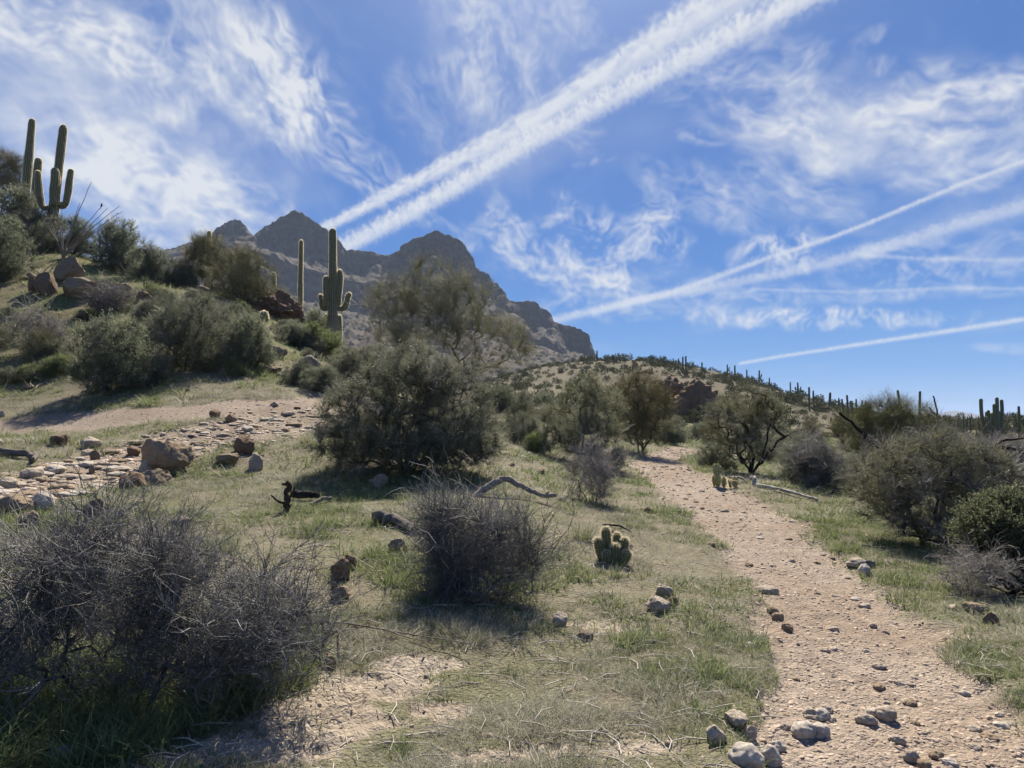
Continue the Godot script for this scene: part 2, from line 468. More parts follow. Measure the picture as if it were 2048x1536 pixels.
# condensation trails: points, half width at start and end, strength, raggedness
var streaks := [[[Vector2(-17.32, 12.99), Vector2(-14.06, 14.83), Vector2(-10.10, 17.04), Vector2(-4.80, 19.78), Vector2(0.43, 22.26), Vector2(4.52, 24.38), Vector2(8.54, 26.32), Vector2(12.24, 28.02), Vector2(15.93, 29.53), Vector2(21.65, 31.54), Vector2(28.26, 33.33)], 0.23, 1.75, 1.00, 0.00, 3.0, 1],
	[[Vector2(-15.88, 11.65), Vector2(-12.66, 13.55), Vector2(-8.58, 15.83), Vector2(-4.02, 18.39), Vector2(0.82, 21.17), Vector2(6.83, 23.83), Vector2(12.66, 26.05), Vector2(17.05, 27.53), Vector2(21.23, 28.77), Vector2(26.56, 30.16), Vector2(34.05, 31.50)], 0.65, 1.14, 1.00, 0.00, 17.0, 1],
	[[Vector2(1.38, 7.79), Vector2(4.05, 8.48), Vector2(8.60, 9.53), Vector2(11.58, 10.03), Vector2(15.23, 11.11), Vector2(19.12, 12.33), Vector2(22.50, 13.13)], 0.38, 0.17, 0.70, 0.45, 29.0, 1],
	[[Vector2(22.50, 13.13), Vector2(25.75, 14.08), Vector2(28.54, 14.98), Vector2(31.19, 15.79), Vector2(34.25, 16.49), Vector2(38.59, 17.41)], 0.15, 0.15, 0.80, 0.80, 31.0, 1],
	[[Vector2(5.95, 8.76), Vector2(10.47, 9.85), Vector2(14.86, 10.45), Vector2(21.13, 11.31), Vector2(26.32, 12.29), Vector2(30.53, 13.20), Vector2(34.95, 14.01), Vector2(40.82, 15.17)], 0.30, 0.57, 0.55, 0.50, 43.0, -1],
	[[Vector2(16.72, 4.77), Vector2(19.65, 5.23), Vector2(23.62, 5.72), Vector2(27.37, 6.15), Vector2(30.89, 6.53), Vector2(34.70, 6.95), Vector2(40.50, 7.53)], 0.11, 0.21, 0.85, 0.00, 57.0, 1],
	[[Vector2(17.69, 10.12), Vector2(24.36, 9.51), Vector2(30.41, 9.24), Vector2(35.79, 8.64)], 0.11, 0.11, 0.35, 0.30, 71.0, -1],
	[[Vector2(24.43, 12.07), Vector2(29.02, 11.28), Vector2(35.85, 10.41)], 0.15, 0.15, 0.40, 0.30, 77.0, 1]]

func make_sky() -> PanoramaSkyMaterial:
	var W := 4096; var H := 2048
	var k := W / 360.0
	var n1 := smooth_noise(41, 1.0, 5)
	var n2 := smooth_noise(42, 1.0, 3)
	var n3 := smooth_noise(43, 1.0, 4)
	# the whole dome, a quarter as fine: blue air and thin cirrus everywhere
	var cw := 1024; var ch := 512
	var coarse := Image.create(cw, ch, false, Image.FORMAT_RGBF)
	for y in ch:
		var el := 90.0 - (y + 0.5) * 180.0 / ch
		for x in cw:
			var az := (x + 0.5) * 360.0 / cw      # the panorama begins at -z
			if az > 180.0:
				az -= 360.0
			var c := sky_blue(az, el)
			if el > 1.0 and el < 89.0:
				var d := veil(az, el, n1, n2)
				c = c.lerp(Color(0.72, 0.74, 0.76), d)
			coarse.set_pixel(x, y, c)
	var im := coarse
	im.resize(W, H, Image.INTERPOLATE_CUBIC)
	# the part the trail faces, at full fineness
	var az0 := -50.0; var el1 := 46.0
	var fw := int(100.0 * k); var fh := int(47.0 * k)
	var dens := PackedFloat32Array()
	dens.resize(fw * fh)
	for p in plumes:
		var c: Vector2 = p[0]
		var rl: float = p[1]; var rw: float = p[2]; var a := deg_to_rad(-p[3]); var st: float = p[4]; var fr: float = p[5]
		var ca := cos(a); var sa := sin(a)
		var ex := 1.25 * (absf(rl * ca) + absf(rw * sa)); var ey := 1.25 * (absf(rl * sa) + absf(rw * ca))
		for y in range(maxi(0, int((el1 - c.y - ey) * k)), mini(fh, int((el1 - c.y + ey) * k))):
			var el := el1 - (y + 0.5) / k
			for x in range(maxi(0, int((c.x - ex - az0) * k)), mini(fw, int((c.x + ex - az0) * k))):
				var dx := az0 + (x + 0.5) / k - c.x; var dy := el - c.y
				var u := dx * ca + dy * sa; var w := -dx * sa + dy * ca
				var m := 1.0 - (u * u / (rl * rl) + w * w / (rw * rw))
				if m > -0.5:
					var wx := n2.get_noise_2d(dx * 0.16 + c.x, dy * 0.16 + c.y)
					var wy := n2.get_noise_2d(dx * 0.16 + 50.0, dy * 0.16 - 30.0 + c.x)
					var t := n1.get_noise_2d((u + wx * 2.2) * 0.2 / fr + c.x * 3.1, (w + wy * 1.6) * 0.3 + c.y * 1.7)
					var q := n3.get_noise_2d((u + wx * 1.4) * 1.0 / fr + 9.0, (w + wy * 1.2) * 1.5 + c.x)
					var e := clampf(m + 0.55 * t, 0.0, 1.3)
					dens[y * fw + x] += st * smoothstep(0.0, 1.0, e) * (clampf(0.33 + 0.95 * t + 0.65 * q, 0.0, 1.2) if rl < 9.8 else clampf(0.55 + 0.5 * t + 0.2 * q, 0.0, 1.0))
	for s in streaks:
		var pts: Array = s[0]
		for i in pts.size() - 1:
			var a: Vector2 = pts[i]; var b: Vector2 = pts[i + 1]
			var w0: float = lerpf(s[1], s[2], float(i) / (pts.size() - 1)); var w1: float = lerpf(s[1], s[2], float(i + 1) / (pts.size() - 1))
			var reach := maxf(w0, w1) * 3.2
			var dir := (b - a); var ln := dir.length(); dir /= ln
			var side := Vector2(dir.y, -dir.x)
			for y in range(maxi(0, int((el1 - maxf(a.y, b.y) - reach) * k)), mini(fh, int((el1 - minf(a.y, b.y) + reach) * k))):
				var el := el1 - (y + 0.5) / k
				for x in range(maxi(0, int((minf(a.x, b.x) - reach - az0) * k)), mini(fw, int((maxf(a.x, b.x) + reach - az0) * k))):
					var p := Vector2(az0 + (x + 0.5) / k, el) - a
					var t := p.dot(dir) / ln
					if t < 0.0 or t >= 1.0:
						continue
					var w := lerpf(w0, w1, t)
					var off := p.dot(side) / w          # + is the lower side
					var g := p.dot(dir) + i * 7.0
					var puff := n1.get_noise_2d(g * 1.1 / maxf(w, 0.25) + s[5], off * 0.5)
					var comb := n3.get_noise_2d(g * 2.6 / maxf(w, 0.3) + off * 0.5 + s[5], off * 0.28 + 4.0)
					var tiny := n1.get_noise_2d(g * 3.4 / maxf(w, 0.25) + 70.0, off * 1.7 + s[5])
					var e := off + 0.24 * puff + 0.42 * tiny
					var core := exp(-1.5 * pow(absf(e), 3.0))
					var fall := 0.0
					if s[4] > 0.0:
						var lo := (off if s[6] > 0 else -off)
						fall = s[4] * (1.0 - smoothstep(0.4, 2.6, lo + 0.8 * comb)) * smoothstep(-0.6, 0.4, lo) * clampf(0.35 + 1.3 * comb, 0.0, 1.0)
					var at := y * fw + x
					var add: float = s[3] * maxf(core * (0.84 + 0.3 * puff + 0.3 * tiny + 0.15 * comb), fall)
					dens[at] = 1.0 - (1.0 - clampf(dens[at], 0.0, 1.0)) * (1.0 - clampf(add, 0.0, 0.97))
	var patch := Image.create(fw, fh, false, Image.FORMAT_RGBF)
	var edge := 5.0
	for y in fh:
		var el := el1 - (y + 0.5) / k
		for x in fw:
			var az := az0 + (x + 0.5) / k
			var c := sky_blue(az, el)
			if el > 0.5:
				var d := clampf(dens[y * fw + x], 0.0, 1.0)
				var v := veil(az, el, n1, n2)
				var inside := clampf(minf(minf(az - az0, -az0 - az), el1 - el) / edge, 0.0, 1.0)
				v *= lerpf(1.0, 0.22, inside)
				d = 1.0 - (1.0 - d * 0.94) * (1.0 - v)
				c = c.lerp(Color(0.79, 0.815, 0.845), d)
			patch.set_pixel(x, y, c)
	var left := int(-az0 * k)
	im.blit_rect(patch, Rect2i(0, 0, left, fh), Vector2i(W - left, int((90.0 - el1) * k)))
	im.blit_rect(patch, Rect2i(left, 0, fw - left, fh), Vector2i(0, int((90.0 - el1) * k)))
	var sky := PanoramaSkyMaterial.new()
	sky.panorama = tex(im)
	sky.energy_multiplier = 1.0 / EXPOSURE
	return sky

func veil(az: float, el: float, n1: FastNoiseLite, n2: FastNoiseLite) -> float:
	var a := deg_to_rad(az); var s := 1.0 / (sin(deg_to_rad(el)) + 0.12)
	var p := Vector2(sin(a), cos(a)) * cos(deg_to_rad(el)) * s
	var b := smoothstep(-0.05, 0.55, n2.get_noise_2d(p.x * 0.7 + 20.0, p.y * 0.7))
	if b <= 0.0:
		return 0.0
	var t := n1.get_noise_2d(p.x * 2.6 + p.y * 1.2, p.y * 1.1 - p.x * 0.6)
	return 0.75 * b * clampf(0.35 + 0.9 * t, 0.0, 1.0) * smoothstep(1.0, 9.0, el)

# ------------------------------------------------------------------ stones
func ball(level: int) -> Array:
	var g := (1.0 + sqrt(5.0)) / 2.0
	var v: Array[Vector3] = []
	for p in [[-1, g, 0], [1, g, 0], [-1, -g, 0], [1, -g, 0], [0, -1, g], [0, 1, g], [0, -1, -g], [0, 1, -g], [g, 0, -1], [g, 0, 1], [-g, 0, -1], [-g, 0, 1]]:
		v.push_back(Vector3(p[0], p[1], p[2]).normalized())
	var f := [[0, 11, 5], [0, 5, 1], [0, 1, 7], [0, 7, 10], [0, 10, 11], [1, 5, 9], [5, 11, 4], [11, 10, 2], [10, 7, 6], [7, 1, 8], [3, 9, 4], [3, 4, 2], [3, 2, 6], [3, 6, 8], [3, 8, 9], [4, 9, 5], [2, 4, 11], [6, 2, 10], [8, 6, 7], [9, 8, 1]]
	for l in level:
		var mid := {}
		var nf := []
		for t in f:
			var m := []
			for e in 3:
				var a: int = t[e]; var b: int = t[(e + 1) % 3]
				var key := mini(a, b) * 100000 + maxi(a, b)
				if not mid.has(key):
					mid[key] = v.size()
					v.push_back((v[a] + v[b]).normalized())
				m.push_back(mid[key])
			nf.append_array([[t[0], m[0], m[2]], [t[1], m[1], m[0]], [t[2], m[2], m[1]], [m[0], m[1], m[2]]])
		f = nf
	return [v, f]

# a stone of unit size: "cut" planes make it blocky, "rough" gives relief; its base is at y = 0 when sunk a little
func stone(level: int, cuts: int, depth: float, rough: float, seed_: int, soft := true) -> ArrayMesh:
	rng.seed = seed_
	var b := ball(level)
	var noise := smooth_noise(seed_, 1.3, 4)
	var planes := []
	for i in cuts:
		planes.push_back([rv().normalized(), rf(depth, depth + 0.3)])
	var s := Shape.new()
	for p: Vector3 in b[0]:
		var q := p * (1.0 + 0.25 * noise.get_noise_3d(p.x * 0.7, p.y * 0.7, p.z * 0.7))
		for c in planes:
			var e: float = q.dot(c[0]) - c[1]
			if e > 0.0:
				q -= c[0] * e * 0.93
		q += p * rough * noise.get_noise_3d(p.x * 2.2 + 7.0, p.y * 2.2, p.z * 2.2)
		s.v.push_back(q * 0.5)
		s.c.push_back(Color(1, 1, 1) * (0.88 + 0.22 * noise.get_noise_3d(p.x * 1.6 - 5.0, p.y * 3.0, p.z * 1.6)))
	for t in b[1]:
		s.ix.push_back(t[0]); s.ix.push_back(t[2]); s.ix.push_back(t[1])
	if soft:
		s.smooth()
		return s.mesh()
	var flat := Shape.new()
	for i in range(0, s.ix.size(), 3):
		flat.tri(s.v[s.ix[i]], s.v[s.ix[i + 1]], s.v[s.ix[i + 2]], s.c[s.ix[i]])
	return flat.mesh()

func make_stones() -> void:
	rocks.block = []; rocks.round = []; rocks.bit = []
	for i in 6:
		rocks.block.push_back(stone(3, 11, 0.55, 0.16, 100 + i, true))
	for i in 6:
		rocks.round.push_back(stone(3, 5, 0.72, 0.10, 200 + i, true))
	for i in 5:
		rocks.bit.push_back(stone(1, 6, 0.6, 0.1, 300 + i, false))

func rock(called: String, kind: String, which: int, mat: String, at: Vector2, wide: float, tall: float, label: String, group := "", turn := -1.0, sink := 0.3, lean := 0.0) -> MeshInstance3D:
	var o := put(called, rocks[kind][which % rocks[kind].size()], mats[mat])
	o.rotation = Vector3(lean, turn if turn >= 0.0 else rf(0, TAU), lean * 0.5)
	o.scale = Vector3(wide, tall * 1.15, wide * rf(0.7, 0.95))
	o.position = on(at, tall * (0.5 - sink))
	tag(o, label, "boulder" if called == "boulder" else "rock", group)
	return o

# ------------------------------------------------------------------ plants
# a crown grown through the points of its blobs: every branch starts at the nearest wood already there
class Wood:
	var at := PackedVector3Array()
	var parent := PackedInt32Array()
	var load_ := PackedFloat32Array()
	var runs := []

func grow(blobs: Array, count: int, stems: Array, wiggle: float, gaps: FastNoiseLite, gap: float, droop := 0.0) -> Array:
	var w := Wood.new()
	for s in stems:        # a polyline from the ground
		var run := []
		for i in s.size():
			w.at.push_back(s[i]); w.parent.push_back(-1 if i == 0 else w.at.size() - 2)
			run.push_back(w.at.size() - 1)
		w.runs.push_back(run)
	var goals: Array[Vector3] = []
	var total := 0.0
	for b in blobs:
		total += b[1].x * b[1].y * b[1].z
	for b in blobs:
		var m := int(ceil(count * b[1].x * b[1].y * b[1].z / total))
		var tries := 0
		while m > 0 and tries < count * 20:
			tries += 1
			var d := rv()
			if d.length() > 1.0:
				continue
			d = d.normalized() * pow(d.length(), 0.6)
			var p: Vector3 = b[0] + d * b[1]
			if p.y < 0.03:
				continue
			if gap > 0.0 and gaps.get_noise_3d(p.x, p.y, p.z) < gap - 0.5 and rf(0, 1) < 0.85:
				continue
			goals.push_back(p)
			m -= 1
	goals.sort_custom(func(a: Vector3, b: Vector3) -> bool: return a.length_squared() < b.length_squared())
	var tips := []
	for g in goals:
		var best := -1; var bd := 1e9
		for i in range(0, w.at.size()):
			var e := g - w.at[i]
			var d := e.length_squared()
			if e.y < 0.0:
				d += e.y * e.y * 2.5
			if d < bd:
				bd = d; best = i
		var a: Vector3 = w.at[best]
		var ln := sqrt(bd)
		var n := clampi(int(ln / 0.14) + 1, 2, 5)
		var run := [best]
		var bend := rv() * ln * wiggle + Vector3(0, -ln * droop, 0)
		for i in range(1, n + 1):
			var t := float(i) / n
			var p := a.lerp(g, t) + bend * sin(PI * t) + rv() * ln * wiggle * 0.25 * (1.0 if i < n else 0.0)
			w.at.push_back(p); w.parent.push_back(run[-1])
			run.push_back(w.at.size() - 1)
		w.runs.push_back(run)
		tips.push_back([w.at.size() - 1, (w.at[w.at.size() - 1] - w.at[w.at.size() - 2]).normalized()])
	w.load_.resize(w.at.size())
	for i in range(w.at.size() - 1, -1, -1):
		w.load_[i] = maxf(w.load_[i], 1.0) if w.load_[i] < 1.0 else w.load_[i]
		if w.parent[i] >= 0:
			w.load_[w.parent[i]] += w.load_[i] if w.load_[i] > 0.0 else 1.0
	return [w, tips]

func wood_mesh(w: Wood, thick: float, most: float, col: Color, big: bool, split: float, sides := 5, vary := 0.15) -> Shape:
	var s := Shape.new()
	for run in w.runs:
		var r0 := minf(thick * pow(w.load_[run[mini(1, run.size() - 1)]], 0.42), most)
		if (r0 >= split) != big:
			continue
		var pts := PackedVector3Array(); var rad := PackedFloat32Array()
		for i in run.size():
			pts.push_back(w.at[run[i]])
			rad.push_back(minf(thick * pow(w.load_[run[i]] if i > 0 else w.load_[run[mini(1, run.size() - 1)]], 0.42), most))
		rad[rad.size() - 1] = minf(rad[rad.size() - 1], rad[0] * 0.85)
		s.tube(pts, rad, sides if r0 > thick * 2.5 else 3, col * (1.0 + rf(-vary, vary)))
	return s

func facing(dir: Vector3, roll: float, size: float) -> Basis:
	var y := dir.normalized()
	var x := y.cross(Vector3(0.3, 0.1, 1).normalized() if absf(y.z) < 0.9 else Vector3.RIGHT).normalized()
	var z := x.cross(y)
	return Basis(x, y, z).rotated(y, roll) * Basis.from_scale(Vector3.ONE * size)

# twig sprays, one unit long along +y
func leaf_spray(leaves: int, leaf: float, twigs: int, seed_: int, narrow := 0.5) -> ArrayMesh:
	rng.seed = seed_
	var s := Shape.new()
	var wood := Color(0.9, 0.75, 0.65)
	for t in twigs:
		var d := (Vector3.UP + rv() * 0.75).normalized()
		var p := Vector3.ZERO
		var pts := PackedVector3Array([p]); var rad := PackedFloat32Array([0.008])
		for i in 3:
			d = (d + rv() * 0.25 + Vector3.UP * 0.1).normalized()
			p += d * rf(0.22, 0.34)
			pts.push_back(p); rad.push_back(0.008 - 0.002 * (i + 1))
		s.tube(pts, rad, 3, wood)
		for k in leaves / twigs:
			var u := rf(0.15, 1.0) * 3.0
			var i := mini(int(u), 2)
			var q := pts[i].lerp(pts[i + 1], u - i)
			var l := (rv() + d * 0.8 + Vector3.UP * 0.3).normalized()
			var side := l.cross(rv()).normalized() * leaf * narrow * rf(0.7, 1.2)
			var len_ := leaf * rf(0.7, 1.5)
			var col := Color(1, 1, 1) * rf(0.7, 1.3)
			s.tri(q, q + l * len_ * 0.5 - side * 0.5, q + l * len_, col)
			s.tri(q, q + l * len_, q + l * len_ * 0.5 + side * 0.5, col)
	return s.mesh()

func twig_spray(count: int, thin: float, spread: float, seed_: int, forks := 2, crook := 0.25) -> ArrayMesh:
	rng.seed = seed_
	var s := Shape.new()
	for t in count:
		var d := (Vector3.UP + rv() * spread).normalized()
		var p := rv() * 0.03
		var pts := PackedVector3Array([p]); var rad := PackedFloat32Array([thin])
		var n := 4
		var ln := rf(0.6, 1.1)
		var col := Color(1, 1, 1) * rf(0.65, 1.35)
		for i in n:
			d = (d + rv() * crook).normalized()
			p += d * ln / n
			pts.push_back(p); rad.push_back(thin * (1.0 - 0.7 * (i + 1) / n))
			if i > 0 and i < n and forks > 0:
				for f in (1 if rf(0, 1) < 0.6 else forks):
					var fd := (d + rv() * 0.9).normalized()
					var a := p + fd * ln * rf(0.15, 0.3)
					var b := a + (fd + rv() * 0.4).normalized() * ln * rf(0.1, 0.2)
					s.tube(PackedVector3Array([p, a, b]), PackedFloat32Array([thin * 0.6, thin * 0.5, thin * 0.2]), 3, col)
		s.tube(pts, rad, 3, col)
	return s.mesh()

func tuft(blades: int, tall: float, wide: float, lean: float, spread: float, seed_: int, bends := 3) -> ArrayMesh:
	rng.seed = seed_
	var s := Shape.new()
	for i in blades:
		var a := rf(0, TAU)
		var out := Vector3(cos(a), 0, sin(a))
		var p := out * spread * sqrt(rf(0, 1)) + Vector3(0, -0.01, 0)
		var d := (Vector3.UP + Vector3(cos(a + rf(-1.2, 1.2)), 0, sin(a + rf(-1.2, 1.2))) * lean * rf(0.2, 1.5)).normalized()
		var ln := tall * rf(0.45, 1.15)
		var fa := rf(0, TAU)
		var side := Vector3(cos(fa), 0, sin(fa)) * wide * rf(0.6, 1.3)
		var col := Color(1, 1, 1) * rf(0.6, 1.35)
		var curl := Vector3(rf(-1, 1), -lean * 0.7, rf(-1, 1)) * 0.35
		for j in bends:
			var q := p + d * ln / bends
			if q.y < 0.004 and j > 0:
				q.y = 0.004 + rf(0.0, 0.02)
			var w0 := side * (1.0 - float(j) / bends); var w1 := side * (1.0 - float(j + 1) / bends)
			if j < bends - 1:
				s.quad(p - w0, p + w0, q + w1, q - w1, col)
			else:
				s.tri(p - w0, p + w0, q, col)
			p = q
			d = (d + curl).normalized()
	return s.mesh()

func make_sprays() -> void:
	sprays.leaf = [leaf_spray(84, 0.085, 6, 11), leaf_spray(84, 0.085, 6, 12), leaf_spray(70, 0.1, 5, 13)]
	sprays.fineleaf = [leaf_spray(120, 0.05, 9, 14), leaf_spray(120, 0.05, 9, 15)]
	sprays.needle = [twig_spray(16, 0.006, 0.55, 21, 1, 0.12), twig_spray(16, 0.006, 0.55, 22, 1, 0.12)]
	sprays.bare = [twig_spray(9, 0.0085, 0.8, 31, 2, 0.3), twig_spray(9, 0.0085, 0.8, 32, 2, 0.3), twig_spray(7, 0.0085, 1.0, 33, 2, 0.35)]

# one shrub or tree: wood split into trunk and branches, the foliage one mass of shared sprays
func plant(called: String, label: String, category: String, at: Vector3, o: Dictionary, group := "") -> Node3D:
	rng.seed = o.seed
	var root := thing(called, label, category, at, group)
	var gaps := smooth_noise(o.seed, o.get("gap_size", 1.1), 2)
	var w: float = o.w; var h: float = o.h
	var blobs := []
	for b in o.blobs:
		blobs.push_back([Vector3(b[0] * w, b[1] * h, b[2] * w), Vector3(b[3] * w, b[4] * h, b[5] * w)])
	var stems := []
	if o.has("trunks"):
		for t in o.trunks:
			var line := []
			for p in t:
				line.push_back(Vector3(p[0] * w, p[1] * h, p[2] * w))
			# crooked in between
			var fine_line := []
			for i in line.size() - 1:
				for j in 3:
					fine_line.push_back(line[i].lerp(line[i + 1], j / 3.0) + (rv() * 0.03 * h if i + j > 0 else Vector3.ZERO))
			fine_line.push_back(line[-1])
			stems.push_back(fine_line)
	else:
		for i in o.get("stems", 6):
			var a: float = TAU * i / float(o.get("stems", 6)) + rf(-0.4, 0.4)
			var out := Vector3(cos(a), 0, sin(a))
			var base: Vector3 = out * 0.06 * w * rf(0.3, 1.2) + Vector3(0, -0.05, 0)
			stems.push_back([base, base + out * w * 0.07 + Vector3(0, h * 0.12, 0), base + out * w * 0.14 * rf(0.6, 1.3) + Vector3(rf(-.03, .03) * w, h * 0.25, rf(-.03, .03) * w)])
	var got := grow(blobs, o.n, stems, o.get("wiggle", 0.12), gaps, o.get("gap", 0.35), o.get("droop", 0.0))
	var wood: Wood = got[0]
	var bark: Color = o.get("bark", Color(0.10, 0.085, 0.07))
	var thick: float = o.get("thick", 0.004)
	var split: float = o.get("split", 0.018)
	var big := wood_mesh(wood, thick, o.get("most", 0.09), bark, true, split, 6)
	var small := wood_mesh(wood, thick, o.get("most", 0.09), bark, false, split, 4)
	var tree: bool = o.get("tree", false)
	if big.v.size():
		put("trunk" if tree else "stems", big.mesh(), mats.bark if tree else mats.twig, root)
	if small.v.size():
		put("branches", small.mesh(), mats.twig, root)
	var kinds: Array = sprays[o.spray]
	var where := []; var cols := []
	for i in kinds.size():
		where.push_back([]); cols.push_back([])
	var leaf: Color = o.leaf
	var alt: Color = o.get("leaf2", leaf * 1.35)
	for t in got[1]:
		var p: Vector3 = wood.at[t[0]]
		for k in o.get("per", 2):
			var i := rng.randi_range(0, kinds.size() - 1)
			var d: Vector3 = (t[1] + rv() * o.get("stray", 0.7) + Vector3.UP * o.get("lift", 0.2)).normalized()
			where[i].push_back(Transform3D(facing(d, rf(0, TAU), o.size * rf(0.7, 1.25) * (rf(1.4, 2.0) if rf(0, 1) < o.get("wild", 0.0) else 1.0)), p - t[1] * rf(0.0, 0.5) * o.size * 0.6))
			var tone := clampf(0.5 + 0.9 * gaps.get_noise_3d(p.x * 1.7 + 9.0, p.y * 1.7, p.z * 1.7) + rf(-0.25, 0.25), 0.0, 1.0)
			cols[i].push_back(leaf.lerp(alt, tone) * rf(0.85, 1.15))
	if o.has("dead"):
		var bare_twigs: Array = sprays.bare
		var spots := []; var tones := []
		for t in got[1]:
			if rf(0, 1) < o.dead:
				var d: Vector3 = (t[1] + rv() * 0.6 + Vector3.UP * 0.2).normalized()
				spots.push_back(Transform3D(facing(d, rf(0, TAU), o.get("dead_size", o.size) * rf(0.8, 1.5)), wood.at[t[0]]))
				tones.push_back(Color(0.17, 0.155, 0.135).lerp(Color(0.34, 0.32, 0.28), rf(0, 1)))
		scatter("twigs", bare_twigs[rng.randi_range(0, 2)], mats.twig, spots, tones, root)
	for i in kinds.size():
		if where[i].size():
			var m := "twigs" if o.spray == "bare" else ("crown" if tree else "foliage")
			scatter(m, kinds[i], mats.twig if o.spray == "bare" else mats.leaf, where[i], cols[i], root)
	return root

func copy(proto: Node3D, label: String, category: String, at: Vector3, size: Vector3, turn: float, group := "") -> Node3D:
	var o := proto.duplicate() as Node3D
	var called := String(proto.name).rstrip("0123456789")
	o.name = numbered(called.trim_suffix("_"))
	add_child(o, true)
	if o.has_meta("group"):
		o.remove_meta("group")
	tag(o, label, category, group)
	o.position = at
	o.rotation.y = turn
	o.scale = size
	return o

# ------------------------------------------------------------------ cactuses
func ribbed(s: Shape, pts: PackedVector3Array, rad: PackedFloat32Array, ribs: int, deep: float, tint: Callable) -> void:
	var m := pts.size()
	var around := ribs * 4
	var t := (pts[1] - pts[0]).normalized()
	var u := t.cross(Vector3.FORWARD if absf(t.z) < 0.8 else Vector3.RIGHT).normalized()
	for i in m:
		t = (pts[mini(i + 1, m - 1)] - pts[maxi(i - 1, 0)]).normalized()
		u = (u - t * u.dot(t)).normalized()
		var w := t.cross(u)
		for j in around:
			var a := TAU * j / around
			var r := rad[i] * (1.0 - deep * pow(absf(sin(a * ribs * 0.5)), 0.8))
			s.v.push_back(pts[i] + (u * cos(a) + w * sin(a)) * r)
			s.c.push_back(tint.call(pts[i].y, a))
	s.grid(around, m, true)

func spines(s: Shape, pts: PackedVector3Array, rad: PackedFloat32Array, ribs: int, gap: float, long: float, wide: float, per: int, from: float, col: Color) -> void:
	var t := (pts[1] - pts[0]).normalized()
	var u := t.cross(Vector3.FORWARD if absf(t.z) < 0.8 else Vector3.RIGHT).normalized()
	for i in pts.size() - 1:
		t = (pts[i + 1] - pts[i]).normalized()
		u = (u - t * u.dot(t)).normalized()
		var w := t.cross(u)
		var n := maxi(1, int(pts[i].distance_to(pts[i + 1]) / gap))
		for k in n:
			var e := (k + 0.5) / n
			var p := pts[i].lerp(pts[i + 1], e); var r := lerpf(rad[i], rad[i + 1], e)
			if p.y < from or r < 0.01:
				continue
			var slope := (rad[i] - rad[i + 1]) / maxf(pts[i].distance_to(pts[i + 1]), 0.001)
			for j in ribs:
				var a := TAU * j / ribs
				var out := (u * cos(a) + w * sin(a) + t * clampf(slope, 0.0, 3.0)).normalized()
				var q := p + (u * cos(a) + w * sin(a)) * r * 0.98
				for h in per:
					var d := (out + rv() * 0.75).normalized()
					var side := d.cross(rv()).normalized() * wide
					s.tri(q - side, q + side, q + d * long * rf(0.6, 1.2), col * rf(0.8, 1.1))

func cactus_line(path: Array, r: float, bulge: float, steps: int, tip := true) -> Array:   # a smooth column through points with a domed end
	var curve := Curve3D.new()
	for i in path.size():
		var a: Vector3 = path[maxi(i - 1, 0)]; var b: Vector3 = path[mini(i + 1, path.size() - 1)]
		curve.add_point(path[i], -(b - a) * 0.2, (b - a) * 0.2)
	var ln := curve.get_baked_length()
	var pts := PackedVector3Array(); var rad := PackedFloat32Array()
	for i in steps + 1:
		var t := float(i) / steps
		pts.push_back(curve.sample_baked(t * ln, true))
		rad.push_back(r * (1.0 + bulge * sin(PI * clampf(t * 1.05, 0.0, 1.0))) * (0.82 + 0.18 * smoothstep(0.0, 0.15, t)) * (1.0 + rf(-0.03, 0.03) + 0.05 * sin(t * 9.0 + ln * 3.0)))
	if tip:
		var end := pts[steps]; var d := (pts[steps] - pts[steps - 1]).normalized()
		var rr := rad[steps]
		pts.resize(steps); rad.resize(steps)
		for i in 6:
			var a := PI / 2 * i / 5.0
			pts.push_back(end - d * rr * 0.9 + d * rr * 1.0 * sin(a)); rad.push_back(maxf(rr * cos(a), 0.004))
	return [pts, rad]

